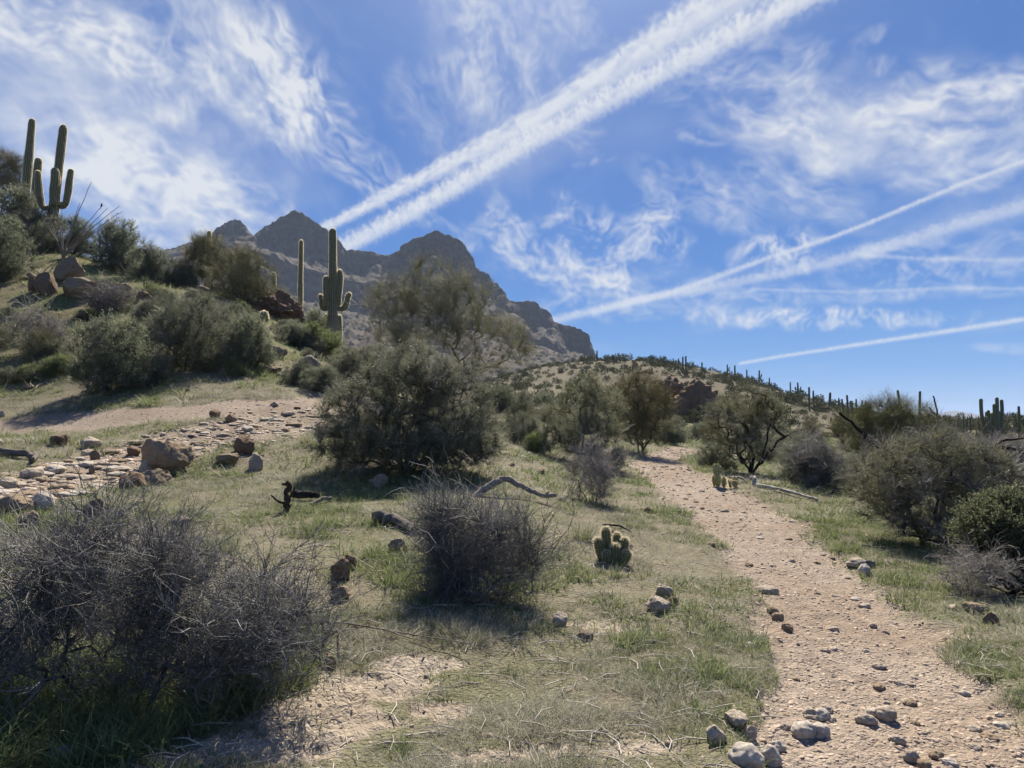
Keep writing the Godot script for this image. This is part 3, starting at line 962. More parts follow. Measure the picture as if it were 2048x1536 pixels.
# arms: [height where it leaves, compass angle, reach, rise of the tip above the leaving point, radius]
func saguaro(label: String, at: Vector3, h: float, r: float, arms: Array, o := {}, group := "") -> Node3D:
	var root := thing("saguaro_cactus", label, "cactus", at, group)
	var detail: bool = o.get("detail", true)
	var woody: float = o.get("woody", h * 0.25)
	var green := Color(0.115, 0.125, 0.068); var dry := Color(0.22, 0.185, 0.13)
	green *= o.get("tone", 1.0)
	var tint := func(y: float, a: float) -> Color: return green.lerp(dry, 1.0 - smoothstep(woody * 0.6, woody * 1.1, y + 0.05 * sin(a * 5.0)))
	var plain := func(_y: float, _a: float) -> Color: return green
	var lean: Vector3 = o.get("lean", Vector3.ZERO)
	var line := cactus_line([Vector3(0, -0.25, 0), lean * 0.3 + Vector3(0, h * 0.33, 0), lean * 0.65 + Vector3(0, h * 0.66, 0), lean + Vector3(0, h, 0)], r, o.get("bulge", 0.12), 26 if detail else 9)
	for i in line[1].size():
		line[1][i] *= lerpf(1.0, o.get("taper", 0.85), float(i) / line[1].size())
	if o.has("waist"):
		for i in line[0].size():
			var d: float = absf(line[0][i].y - o.waist)
			if line[0][i].y < o.waist:
				line[1][i] *= 1.32
			line[1][i] *= 1.0 - 0.2 * exp(-d * d / 0.012)
	var ribs := 15 if detail else 8
	var s := Shape.new()
	ribbed(s, line[0], line[1], ribs, 0.16, tint)
	s.smooth()
	put("column", s.mesh(), mats.cactus, root)
	var sp := Shape.new()
	var straw := Color(0.9, 0.82, 0.62)
	if detail:
		spines(sp, line[0], line[1], ribs, 0.04, 0.055, 0.007, 4, woody * 0.9, straw)
	for a in arms:
		var y: float = a[0]; var out := Vector3(cos(a[1]), 0, sin(a[1])); var reach: float = a[2]; var rise: float = a[3]; var ar: float = a[4]
		var c := lean * (y / h)
		var drop: float = a[5] if a.size() > 5 else 0.0
		var path := [Vector3(0, y, 0) + c + out * r * 0.5, Vector3(0, y - drop, 0) + c + out * (r + reach * 0.5) + rv() * 0.04, Vector3(0, y + rise * 0.28, 0) + c + out * (r + reach * 0.85) + rv() * 0.05, Vector3(0, y + rise * 0.65, 0) + c + out * (r + reach * 1.0) + rv() * 0.06, Vector3(0, y + rise, 0) + c + out * (r + reach * 1.12) + rv() * 0.06]
		var al := cactus_line(path, ar, 0.12, 16 if detail else 8)
		for i in al[1].size():
			al[1][i] *= 0.72 + 0.28 * smoothstep(0.0, 5.0, i)
		var q := Shape.new()
		ribbed(q, al[0], al[1], 12 if detail else 7, 0.16, plain)
		q.smooth()
		put("arm", q.mesh(), mats.cactus, root)
		if detail:
			spines(sp, al[0], al[1], 12, 0.04, 0.05, 0.007, 4, -9.0, straw)
	if detail:
		put("spines", sp.mesh(), mats.spine, root).set_meta("kind", "stuff")
	return root

func hedgehog(label: String, at: Vector3, stems: Array) -> void:
	var root := thing("hedgehog_cactus", label, "cactus", at)
	var green := Color(0.10, 0.12, 0.05)
	for p in stems:
		var lean := Vector3(p[0], p[2], p[1])
		var base := Vector3(p[0] * 0.45, -0.03, p[1] * 0.6)
		var line := cactus_line([base, base.lerp(lean, 0.5) + Vector3(p[0], 0, p[1]) * 0.1, lean], p[3], 0.22, 14)
		var s := Shape.new()
		ribbed(s, line[0], line[1], 11, 0.16, func(_y: float, _a: float) -> Color: return green)
		s.smooth()
		var o := put("stem", s.mesh(), mats.cactus, root)
		var sp := Shape.new()
		spines(sp, line[0], line[1], 11, 0.014, 0.032, 0.0011, 7, 0.02, Color(0.66, 0.58, 0.43))
		put("spines", sp.mesh(), mats.spine, o).set_meta("kind", "stuff")

func pad(p: Vector3, tall: float, wide: float, turn: float, tilt: float, root: Node3D) -> void:
	var s := Shape.new()
	var b := Basis.from_euler(Vector3(tilt, turn, tilt * 0.6))
	var sp := Shape.new()
	for i in 15:
		var t := i / 14.0
		var half := wide * 0.5 * pow(sin(PI * (0.04 + 0.94 * t)), 0.55) * (0.72 + 0.4 * t)
		for j in 16:
			var a := TAU * j / 16
			s.v.push_back(p + b * Vector3(cos(a) * half, t * tall, -sin(a) * minf(wide * 0.1, half * 0.5)))
			s.c.push_back(Color(0.20, 0.22, 0.10))
		if i % 2 == 1:
			for j in 6:
				var x := rf(-0.95, 0.95) * half
				for e in [-1.0, 1.0]:
					for h in 4:
						var q := p + b * Vector3(x, t * tall, e * wide * 0.09)
						var d := (b * Vector3(0, 0, e) + rv() * 0.8).normalized()
						var side := d.cross(rv()).normalized() * 0.002
						sp.tri(q - side, q + side, q + d * 0.05, Color(0.7, 0.6, 0.4))
	s.grid(16, 15, true)
	s.smooth()
	var o := put("pad", s.mesh(), mats.cactus, root)
	put("spines", sp.mesh(), mats.spine, o).set_meta("kind", "stuff")

# ------------------------------------------------------------------ dead wood
func limb(points: Array, r0: float, r1: float, steps := 18, knots := 0.12) -> Shape:
	var curve := Curve3D.new()
	for i in points.size():
		var a: Vector3 = points[maxi(i - 1, 0)]; var b: Vector3 = points[mini(i + 1, points.size() - 1)]
		curve.add_point(points[i], -(b - a) * 0.2, (b - a) * 0.2)
	var ln := curve.get_baked_length()
	var pts := PackedVector3Array(); var rad := PackedFloat32Array()
	for i in steps + 1:
		var t := float(i) / steps
		pts.push_back(curve.sample_baked(t * ln, true) + rv() * r0 * 0.25)
		rad.push_back(lerpf(r0, r1, t) * (1.0 + rf(-knots, knots)))
	var s := Shape.new()
	s.tube(pts, rad, 9, Color.WHITE, true)
	return s

func join(a: Shape, b: Shape) -> Shape:
	var k := a.v.size()
	a.v.append_array(b.v); a.n.append_array(b.n); a.c.append_array(b.c)
	for i in b.ix:
		a.ix.push_back(i + k)
	return a

func tinted(s: Shape, col: Color) -> ArrayMesh:
	for i in s.c.size():
		s.c[i] = col * (0.85 + 0.3 * fine.get_noise_3d(s.v[i].x * 200.0, s.v[i].y * 200.0, s.v[i].z * 200.0))
	return s.mesh()

# ------------------------------------------------------------------ the scene
func _ready() -> void:
	var cam := Camera3D.new()
	cam.name = "camera"
	cam.fov = 54.0
	cam.near = 0.1
	cam.far = 20000.0
	add_child(cam)
	cam.position = Vector3(0, EYE, 0)
	cam.rotation_degrees.x = 3.5

	var sun_dir := Vector3(sin(deg_to_rad(SUN_AZ)) * cos(deg_to_rad(SUN_EL)), sin(deg_to_rad(SUN_EL)), -cos(deg_to_rad(SUN_AZ)) * cos(deg_to_rad(SUN_EL)))
	var env := Environment.new()
	env.background_mode = Environment.BG_SKY
	env.tonemap_mode = Environment.TONE_MAPPER_LINEAR
	env.tonemap_exposure = EXPOSURE
	env.sky = Sky.new()
	env.sky.sky_material = make_sky()
	env.sdfgi_enabled = true
	env.ssao_enabled = true
	env.ssil_enabled = true
	env.fog_enabled = true
	env.fog_density = 0.00013
	env.fog_light_color = Color(0.80, 0.88, 1.0)
	var world := WorldEnvironment.new()
	world.name = "world"
	world.environment = env
	add_child(world)

	var sun := DirectionalLight3D.new()
	sun.name = "sun"
	sun.light_energy = 1.6
	sun.light_color = Color(1.0, 0.955, 0.88)
	sun.light_angular_distance = 0.5
	sun.shadow_enabled = true
	sun.basis = Basis.looking_at(-sun_dir)
	add_child(sun)

	rng.seed = 7
	fine.seed = 5; fine.noise_type = FastNoiseLite.TYPE_SIMPLEX_SMOOTH; fine.frequency = 0.05; fine.fractal_octaves = 5
	lumps.seed = 9; lumps.noise_type = FastNoiseLite.TYPE_CELLULAR; lumps.frequency = 0.1; lumps.fractal_octaves = 2; lumps.cellular_return_type = FastNoiseLite.RETURN_DISTANCE
	broad.seed = 11; broad.noise_type = FastNoiseLite.TYPE_SIMPLEX_SMOOTH; broad.frequency = 0.01; broad.fractal_octaves = 3
	trail = [Vector3(1.76, -2.67, 0.83), Vector3(1.98, -3.68, 0.76), Vector3(2.15, -4.28, 0.77), Vector3(2.47, -5.28, 0.72), Vector3(2.81, -6.47, 0.71), Vector3(3.15, -8.10, 0.70), Vector3(3.38, -9.97, 0.78), Vector3(3.66, -12.31, 0.93), Vector3(3.93, -15.32, 1.03), Vector3(3.95, -18.01, 0.97), Vector3(3.99, -20.05, 1.01), Vector3(4.72, -24.12, 0.81), Vector3(5.90, -28.61, 0.57), Vector3(7.21, -31.84, 0.50)]
	upper = [Vector3(-14.15, -16.14, 1.00), Vector3(-13.26, -17.82, 1.00), Vector3(-11.47, -18.74, 1.00), Vector3(-9.34, -18.21, 1.00), Vector3(-7.63, -18.44, 1.10), Vector3(-6.38, -19.07, 1.20), Vector3(-5.12, -20.08, 1.20), Vector3(-4.06, -23.18, 1.20)]
	stony = [Vector3(-7.38, -8.80, 0.80), Vector3(-6.87, -9.28, 0.80), Vector3(-6.57, -9.73, 0.80), Vector3(-6.67, -11.06, 0.80), Vector3(-6.86, -12.62, 0.90), Vector3(-6.83, -14.26, 1.00), Vector3(-6.38, -15.45, 1.20), Vector3(-5.71, -16.45, 1.30), Vector3(-5.12, -18.21, 1.40), Vector3(-4.44, -19.47, 1.30)]
	make_materials()
	make_stones()
	make_sprays()

	build_ground()
	build_mountain()
	build_far()
	build_hill_plants()
	build_saguaros()
	build_trees()
	build_shrubs()
	build_rocks()
	build_wood()
	build_small()
	build_grass()

func soil(x: float, z: float) -> Color:
	var r := sqrt(x * x + z * z)
	var n := fine.get_noise_2d(x * 9.0, z * 9.0)
	var b := broad.get_noise_2d(x * 14.0 + 50.0, z * 14.0)
	var c := Color(0.262, 0.228, 0.165).lerp(Color(0.285, 0.262, 0.179), clampf(0.5 + n, 0.0, 1.0))
	var green := smoothstep(-0.1, 0.5, b + 0.4 * n)
	c = c.lerp(Color(0.18, 0.19, 0.095), 0.6 * green)
	if r > 60.0:
		var f := smoothstep(60.0, 140.0, r)
		var dry := Color(0.175, 0.15, 0.105).lerp(Color(0.11, 0.105, 0.065), clampf(0.45 + 1.2 * fine.get_noise_2d(x * 1.3, z * 1.3), 0.0, 1.0))
		return c.lerp(dry, f)
	if r > 25.0 and x < 3.0:
		var hillside := smoothstep(25.0, 34.0, r) * smoothstep(3.0, -3.0, x)
		c = c.lerp(Color(0.20, 0.215, 0.09).lerp(Color(0.24, 0.20, 0.125), clampf(0.5 + 1.5 * fine.get_noise_2d(x * 5.0, z * 5.0), 0.0, 1.0)), hillside)
	var p := maxf(band(trail, "trail", x, z), band(upper, "upper", x, z) * 0.9)
	c = c.lerp(Color(0.378, 0.298, 0.23).lerp(Color(0.452, 0.375, 0.305), clampf(0.5 + 1.2 * n, 0.0, 1.0)), p)
	c = c.lerp(Color(0.413, 0.345, 0.274).lerp(Color(0.323, 0.255, 0.191), clampf(0.45 + 1.3 * n, 0.0, 1.0)), band(stony, "stony", x, z))
	if r < 12.0:
		c = c.lerp(Color(0.50, 0.43, 0.345).lerp(Color(0.42, 0.345, 0.265), clampf(0.4 + n, 0.0, 1.0)), slab(x, z))
	return c

func build_ground() -> void:
	var rings := [0.05, 0.3, 0.6, 0.9, 1.2, 1.5]
	while rings[-1] < 24.0:
		rings.push_back(rings[-1] * 1.0095)
	while rings[-1] < 70.0:
		rings.push_back(rings[-1] * 1.015)
	while rings[-1] < 9000.0:
		rings.push_back(rings[-1] * 1.035)
	var turns := []
	var a := -62.0
	while a < 62.0:
		turns.push_back(deg_to_rad(a)); a += 0.3
	while a < 297.9:
		turns.push_back(deg_to_rad(a)); a += 4.0
	var s := Shape.new()
	for r in rings:
		for t in turns:
			var x: float = sin(t) * r; var z: float = -cos(t) * r
			s.v.push_back(Vector3(x, ground(x, z), z))
			s.c.push_back(soil(x, z))
	s.grid(turns.size(), rings.size(), true)
	s.smooth()
	struct(put("ground", s.mesh(), mats.ground))

func build_mountain() -> void:
	# sections across the mountain, from behind the ridge down to its foot: back, ridge, foot of the upper cliff, edge of the bench, foot of the lower cliff, scree, foot
	var sections := [[Vector3(-900, 0, -1500), Vector3(-616.3, 205.9, -1016.9), Vector3(-602, 175, -995), Vector3(-566, 152, -937), Vector3(-561, 126, -929), Vector3(-385, 61, -640), Vector3(-198, -2, -330)],
		[Vector3(-781, 0, -1500), Vector3(-513.4, 223.9, -975.1), Vector3(-501, 200, -953), Vector3(-470, 175, -895), Vector3(-465, 146, -887), Vector3(-335, 75, -640), Vector3(-172, -2, -330)],
		[Vector3(-721, 0, -1500), Vector3(-483.1, 238.2, -993.0), Vector3(-472, 220, -971), Vector3(-443, 194, -913), Vector3(-439, 162, -905), Vector3(-309, 81, -640), Vector3(-159, -2, -330)],
		[Vector3(-671, 0, -1500), Vector3(-460.6, 252.7, -1016.4), Vector3(-450, 239, -994), Vector3(-424, 212, -936), Vector3(-419, 177, -928), Vector3(-288, 87, -640), Vector3(-148, -2, -330)],
		[Vector3(-621, 0, -1500), Vector3(-430.1, 263.2, -1024.7), Vector3(-421, 256, -1003), Vector3(-396, 227, -945), Vector3(-392, 191, -937), Vector3(-267, 92, -640), Vector3(-137, -2, -330)],
		[Vector3(-594, 0, -1500), Vector3(-408.8, 271.4, -1019.0), Vector3(-400, 262, -997), Vector3(-376, 233, -939), Vector3(-372, 196, -931), Vector3(-255, 95, -640), Vector3(-131, -2, -330)],
		[Vector3(-586, 0, -1500), Vector3(-402.4, 279.7, -1016.2), Vector3(-393, 262, -994), Vector3(-370, 233, -936), Vector3(-366, 195, -928), Vector3(-251, 95, -640), Vector3(-129, -2, -330)],
		[Vector3(-576, 0, -1500), Vector3(-394.0, 282.1, -1012.1), Vector3(-385, 261, -990), Vector3(-362, 233, -932), Vector3(-358, 192, -924), Vector3(-247, 95, -640), Vector3(-127, -2, -330)],
		[Vector3(-566, 0, -1500), Vector3(-385.5, 284.2, -1007.5), Vector3(-377, 260, -986), Vector3(-354, 232, -928), Vector3(-350, 190, -920), Vector3(-243, 94, -640), Vector3(-124, -2, -330)],
		[Vector3(-554, 0, -1500), Vector3(-375.3, 286.7, -1001.6), Vector3(-367, 258, -980), Vector3(-345, 232, -922), Vector3(-341, 187, -914), Vector3(-238, 94, -640), Vector3(-122, -2, -330)],
		[Vector3(-542, 0, -1500), Vector3(-365.0, 283.6, -995.6), Vector3(-356, 256, -974), Vector3(-335, 228, -916), Vector3(-331, 183, -908), Vector3(-233, 93, -640), Vector3(-119, -2, -330)],
		[Vector3(-530, 0, -1500), Vector3(-354.7, 273.2, -989.9), Vector3(-346, 253, -968), Vector3(-325, 224, -910), Vector3(-322, 180, -902), Vector3(-227, 92, -640), Vector3(-117, -2, -330)],
		[Vector3(-522, 0, -1500), Vector3(-347.9, 263.5, -986.4), Vector3(-340, 251, -964), Vector3(-319, 222, -906), Vector3(-316, 178, -898), Vector3(-224, 92, -640), Vector3(-115, -2, -330)],
		[Vector3(-515, 0, -1500), Vector3(-342.2, 258.7, -983.6), Vector3(-334, 250, -962), Vector3(-314, 219, -904), Vector3(-310, 177, -896), Vector3(-221, 92, -640), Vector3(-113, -2, -330)],
		[Vector3(-504, 0, -1500), Vector3(-333.8, 263.8, -979.9), Vector3(-326, 246, -958), Vector3(-306, 216, -900), Vector3(-302, 174, -892), Vector3(-216, 91, -640), Vector3(-111, -2, -330)],
		[Vector3(-490, 0, -1500), Vector3(-323.6, 269.5, -976.6), Vector3(-316, 242, -955), Vector3(-296, 213, -897), Vector3(-293, 171, -889), Vector3(-210, 90, -640), Vector3(-108, -2, -330)],
		[Vector3(-477, 0, -1500), Vector3(-314.6, 273.8, -975.1), Vector3(-307, 239, -953), Vector3(-288, 210, -895), Vector3(-285, 168, -887), Vector3(-205, 90, -640), Vector3(-105, -2, -330)],
		[Vector3(-462, 0, -1500), Vector3(-305.0, 279.9, -975.5), Vector3(-297, 235, -954), Vector3(-279, 207, -896), Vector3(-276, 165, -888), Vector3(-198, 89, -640), Vector3(-102, -2, -330)],
		[Vector3(-447, 0, -1500), Vector3(-296.0, 284.0, -978.1), Vector3(-289, 232, -956), Vector3(-271, 204, -898), Vector3(-268, 163, -890), Vector3(-192, 88, -640), Vector3(-98, -2, -330)],
		[Vector3(-440, 0, -1500), Vector3(-292.1, 289.3, -980.0), Vector3(-285, 230, -958), Vector3(-267, 203, -900), Vector3(-264, 162, -892), Vector3(-189, 88, -640), Vector3(-97, -2, -330)],
		[Vector3(-430, 0, -1500), Vector3(-286.5, 293.0, -983.4), Vector3(-279, 228, -961), Vector3(-262, 202, -903), Vector3(-259, 161, -895), Vector3(-185, 87, -640), Vector3(-95, -2, -330)],
		[Vector3(-419, 0, -1500), Vector3(-280.4, 291.6, -987.9), Vector3(-273, 227, -966), Vector3(-257, 201, -908), Vector3(-254, 160, -900), Vector3(-180, 87, -640), Vector3(-92, -2, -330)],
		[Vector3(-410, 0, -1500), Vector3(-275.5, 287.3, -992.0), Vector3(-268, 226, -970), Vector3(-252, 200, -912), Vector3(-249, 159, -904), Vector3(-176, 86, -640), Vector3(-90, -2, -330)],
		[Vector3(-400, 0, -1500), Vector3(-270.0, 284.6, -996.8), Vector3(-263, 226, -975), Vector3(-247, 199, -917), Vector3(-245, 159, -909), Vector3(-172, 86, -640), Vector3(-88, -2, -330)],
		[Vector3(-382, 0, -1500), Vector3(-260.1, 278.9, -1005.8), Vector3(-254, 225, -984), Vector3(-239, 198, -926), Vector3(-236, 157, -918), Vector3(-164, 85, -640), Vector3(-84, -2, -330)],
		[Vector3(-363, 0, -1500), Vector3(-248.7, 272.4, -1014.8), Vector3(-243, 223, -993), Vector3(-228, 196, -935), Vector3(-226, 155, -927), Vector3(-156, 84, -640), Vector3(-80, -2, -330)],
		[Vector3(-351, 0, -1500), Vector3(-241.4, 265.9, -1019.2), Vector3(-236, 221, -997), Vector3(-222, 194, -939), Vector3(-219, 154, -931), Vector3(-150, 83, -640), Vector3(-77, -2, -330)],
		[Vector3(-343, 0, -1500), Vector3(-236.3, 260.2, -1021.5), Vector3(-231, 219, -999), Vector3(-217, 193, -941), Vector3(-215, 153, -933), Vector3(-147, 83, -640), Vector3(-75, -2, -330)],
		[Vector3(-330, 0, -1500), Vector3(-227.8, 249.7, -1024.0), Vector3(-223, 216, -1002), Vector3(-210, 191, -944), Vector3(-207, 152, -936), Vector3(-141, 82, -640), Vector3(-73, -2, -330)],
		[Vector3(-318, 0, -1500), Vector3(-219.8, 248.6, -1025.0), Vector3(-215, 218, -1003), Vector3(-202, 190, -945), Vector3(-200, 150, -937), Vector3(-136, 81, -640), Vector3(-70, -2, -330)],
		[Vector3(-303, 0, -1500), Vector3(-209.2, 247.7, -1024.1), Vector3(-204, 218, -1002), Vector3(-192, 188, -944), Vector3(-190, 147, -936), Vector3(-130, 80, -640), Vector3(-67, -2, -330)],
		[Vector3(-278, 0, -1500), Vector3(-190.9, 243.4, -1018.1), Vector3(-187, 219, -996), Vector3(-175, 184, -938), Vector3(-173, 143, -930), Vector3(-119, 78, -640), Vector3(-61, -2, -330)],
		[Vector3(-248, 0, -1500), Vector3(-168.2, 237.6, -1005.2), Vector3(-164, 217, -983), Vector3(-154, 179, -925), Vector3(-153, 138, -917), Vector3(-106, 76, -640), Vector3(-55, -2, -330)],
		[Vector3(-237, 0, -1500), Vector3(-159.9, 237.7, -999.7), Vector3(-156, 216, -978), Vector3(-147, 176, -920), Vector3(-145, 137, -912), Vector3(-102, 75, -640), Vector3(-52, -2, -330)],
		[Vector3(-224, 0, -1500), Vector3(-150.2, 240.3, -993.3), Vector3(-147, 210, -971), Vector3(-138, 173, -913), Vector3(-136, 135, -905), Vector3(-96, 74, -640), Vector3(-49, -2, -330)],
		[Vector3(-222, 0, -1500), Vector3(-148.8, 247.5, -992.3), Vector3(-145, 210, -970), Vector3(-136, 172, -912), Vector3(-135, 134, -904), Vector3(-95, 74, -640), Vector3(-49, -2, -330)],
		[Vector3(-203, 0, -1500), Vector3(-135.0, 252.1, -984.0), Vector3(-132, 205, -962), Vector3(-124, 168, -904), Vector3(-122, 131, -896), Vector3(-87, 73, -640), Vector3(-45, -2, -330)],
		[Vector3(-173, 0, -1500), Vector3(-114.3, 257.4, -976.0), Vector3(-111, 200, -954), Vector3(-104, 162, -896), Vector3(-103, 126, -888), Vector3(-74, 71, -640), Vector3(-38, -2, -330)],
		[Vector3(-153, 0, -1500), Vector3(-101.1, 261.2, -975.2), Vector3(-98, 197, -953), Vector3(-92, 159, -895), Vector3(-91, 124, -887), Vector3(-66, 70, -640), Vector3(-34, -2, -330)],
		[Vector3(-133, 0, -1500), Vector3(-88.2, 260.7, -978.3), Vector3(-86, 194, -956), Vector3(-81, 156, -898), Vector3(-80, 122, -890), Vector3(-57, 68, -640), Vector3(-29, -2, -330)],
		[Vector3(-119, 0, -1500), Vector3(-78.7, 257.9, -983.0), Vector3(-77, 191, -961), Vector3(-72, 154, -903), Vector3(-71, 122, -895), Vector3(-51, 67, -640), Vector3(-26, -2, -330)],
		[Vector3(-106, 0, -1500), Vector3(-70.5, 253.2, -988.2), Vector3(-69, 189, -966), Vector3(-64, 152, -908), Vector3(-64, 121, -900), Vector3(-45, 67, -640), Vector3(-23, -2, -330)],
		[Vector3(-94, 0, -1500), Vector3(-62.8, 246.5, -993.8), Vector3(-61, 187, -972), Vector3(-57, 151, -914), Vector3(-57, 121, -906), Vector3(-40, 66, -640), Vector3(-21, -2, -330)],
		[Vector3(-84, 0, -1500), Vector3(-56.4, 237.5, -998.8), Vector3(-55, 186, -977), Vector3(-52, 150, -919), Vector3(-51, 121, -911), Vector3(-36, 66, -640), Vector3(-18, -2, -330)],
		[Vector3(-78, 0, -1500), Vector3(-52.5, 230.0, -1001.8), Vector3(-51, 185, -980), Vector3(-48, 149, -922), Vector3(-48, 120, -914), Vector3(-33, 66, -640), Vector3(-17, -2, -330)],
		[Vector3(-72, 0, -1500), Vector3(-48.6, 221.1, -1004.7), Vector3(-47, 183, -983), Vector3(-45, 148, -925), Vector3(-44, 120, -917), Vector3(-31, 65, -640), Vector3(-16, -2, -330)],
		[Vector3(-56, 0, -1500), Vector3(-38.0, 214.5, -1012.2), Vector3(-37, 179, -990), Vector3(-35, 144, -932), Vector3(-35, 119, -924), Vector3(-24, 65, -640), Vector3(-12, -2, -330)],
		[Vector3(-46, 0, -1500), Vector3(-31.4, 211.3, -1016.3), Vector3(-31, 176, -994), Vector3(-29, 142, -936), Vector3(-29, 118, -928), Vector3(-20, 64, -640), Vector3(-10, -2, -330)],
		[Vector3(-38, 0, -1500), Vector3(-26.0, 204.9, -1019.1), Vector3(-25, 173, -997), Vector3(-24, 140, -939), Vector3(-24, 118, -931), Vector3(-16, 64, -640), Vector3(-8, -2, -330)],
		[Vector3(-33, 0, -1500), Vector3(-22.6, 203.2, -1020.6), Vector3(-22, 172, -999), Vector3(-21, 139, -941), Vector3(-21, 117, -933), Vector3(-14, 64, -640), Vector3(-7, -2, -330)],
		[Vector3(-29, 0, -1500), Vector3(-19.9, 205.5, -1021.7), Vector3(-19, 170, -1000), Vector3(-18, 138, -942), Vector3(-18, 117, -934), Vector3(-12, 64, -640), Vector3(-6, -2, -330)],
		[Vector3(-25, 0, -1500), Vector3(-17.1, 197.3, -1022.6), Vector3(-17, 169, -1001), Vector3(-16, 137, -943), Vector3(-16, 116, -935), Vector3(-11, 63, -640), Vector3(-5, -2, -330)],
		[Vector3(-16, 0, -1500), Vector3(-11.0, 190.0, -1024.2), Vector3(-11, 166, -1002), Vector3(-10, 135, -944), Vector3(-10, 115, -936), Vector3(-7, 63, -640), Vector3(-4, -2, -330)],
		[Vector3(-8, 0, -1500), Vector3(-5.5, 181.1, -1024.9), Vector3(-5, 163, -1003), Vector3(-5, 132, -945), Vector3(-5, 114, -937), Vector3(-3, 62, -640), Vector3(-2, -2, -330)],
		[Vector3(0, 0, -1500), Vector3(0.0, 179.1, -1025.0), Vector3(0, 159, -1003), Vector3(0, 130, -945), Vector3(0, 113, -937), Vector3(0, 62, -640), Vector3(0, -2, -330)],
		[Vector3(21, 0, -1500), Vector3(14.4, 177.2, -1022.2), Vector3(14, 150, -1000), Vector3(13, 123, -942), Vector3(13, 109, -934), Vector3(9, 61, -640), Vector3(5, -2, -330)],
		[Vector3(42, 0, -1500), Vector3(28.5, 176.8, -1015.5), Vector3(28, 141, -994), Vector3(26, 116, -936), Vector3(26, 105, -928), Vector3(18, 60, -640), Vector3(9, -2, -330)],
		[Vector3(56, 0, -1500), Vector3(37.8, 171.6, -1009.5), Vector3(37, 139, -988), Vector3(35, 113, -930), Vector3(34, 102, -922), Vector3(24, 59, -640), Vector3(12, -2, -330)],
		[Vector3(70, 0, -1500), Vector3(46.9, 161.7, -1002.8), Vector3(46, 137, -981), Vector3(43, 109, -923), Vector3(43, 99, -915), Vector3(30, 58, -640), Vector3(15, -2, -330)],
		[Vector3(81, 0, -1500), Vector3(54.0, 150.1, -997.3), Vector3(53, 135, -975), Vector3(50, 106, -917), Vector3(49, 96, -909), Vector3(35, 57, -640), Vector3(18, -2, -330)],
		[Vector3(88, 0, -1500), Vector3(58.4, 145.6, -993.8), Vector3(57, 132, -972), Vector3(54, 104, -914), Vector3(53, 95, -906), Vector3(37, 57, -640), Vector3(19, -2, -330)],
		[Vector3(116, 0, -1500), Vector3(75.0, 135.9, -967.9), Vector3(73, 102, -946), Vector3(69, 89, -888), Vector3(68, 84, -880), Vector3(49, 55, -640), Vector3(25, -2, -330)],
		[Vector3(140, 0, -1500), Vector3(88.9, 127.6, -944.4), Vector3(87, 94, -922), Vector3(81, 83, -864), Vector3(80, 79, -856), Vector3(60, 53, -640), Vector3(31, -2, -330)],
		[Vector3(152, 0, -1500), Vector3(95.5, 122.0, -935.1), Vector3(93, 90, -913), Vector3(87, 81, -855), Vector3(86, 76, -847), Vector3(65, 52, -640), Vector3(34, -2, -330)],
		[Vector3(157, 0, -1500), Vector3(98.2, 108.4, -931.7), Vector3(96, 88, -910), Vector3(90, 79, -852), Vector3(89, 75, -844), Vector3(67, 52, -640), Vector3(35, -2, -330)],
		[Vector3(162, 0, -1500), Vector3(100.9, 95.0, -928.5), Vector3(98, 86, -906), Vector3(92, 78, -848), Vector3(91, 74, -840), Vector3(69, 51, -640), Vector3(36, -2, -330)],
		[Vector3(171, 0, -1500), Vector3(105.8, 90.1, -923.4), Vector3(103, 83, -901), Vector3(97, 75, -843), Vector3(96, 72, -835), Vector3(73, 50, -640), Vector3(38, -2, -330)],
		[Vector3(189, 0, -1500), Vector3(115.8, 85.7, -915.4), Vector3(113, 79, -893), Vector3(106, 71, -835), Vector3(105, 68, -827), Vector3(81, 48, -640), Vector3(42, -2, -330)],
		[Vector3(215, 0, -1500), Vector3(130.5, 75.3, -907.8), Vector3(127, 66, -886), Vector3(119, 58, -828), Vector3(118, 55, -820), Vector3(92, 38, -640), Vector3(47, -2, -330)],
		[Vector3(265, 0, -1500), Vector3(158.5, 55.2, -896.5), Vector3(155, 42, -874), Vector3(144, 34, -816), Vector3(143, 31, -808), Vector3(113, 21, -640), Vector3(58, -2, -330)]]
	var parts := [3, 34, 16, 34, 60, 40]
	var across := 9
	var s := Shape.new()
	var flute := smooth_noise(61, 1.0, 5)
	var rough := smooth_noise(62, 1.0, 5)
	var wide := 0
	var rows := 0
	var lines := []
	for i in sections.size() - 1:
		var steps := maxi(1, int(ceil(sections[i][1].distance_to(sections[i + 1][1]) / 2.6)))
		for j in steps:
			lines.push_back([i, float(j) / steps])
	lines.push_back([sections.size() - 2, 1.0])
	wide = lines.size()
	var grid := []
	for l in lines:
		var a: Array = sections[l[0]]; var b: Array = sections[l[0] + 1]
		var col := []
		for k in 6:
			var p0: Vector3 = a[k].lerp(b[k], l[1]); var p1: Vector3 = a[k + 1].lerp(b[k + 1], l[1])
			for q in parts[k]:
				var t: float = float(q) / parts[k]
				var p := p0.lerp(p1, t)
				var cliff := 0.0
				if k == 1 or k == 3:
					cliff = 1.0
					t = t
				col.push_back([p, cliff, k, t])
		col.push_back([a[6].lerp(b[6], l[1]), 0.0, 5, 1.0])
		grid.push_back(col)
	rows = grid[0].size()
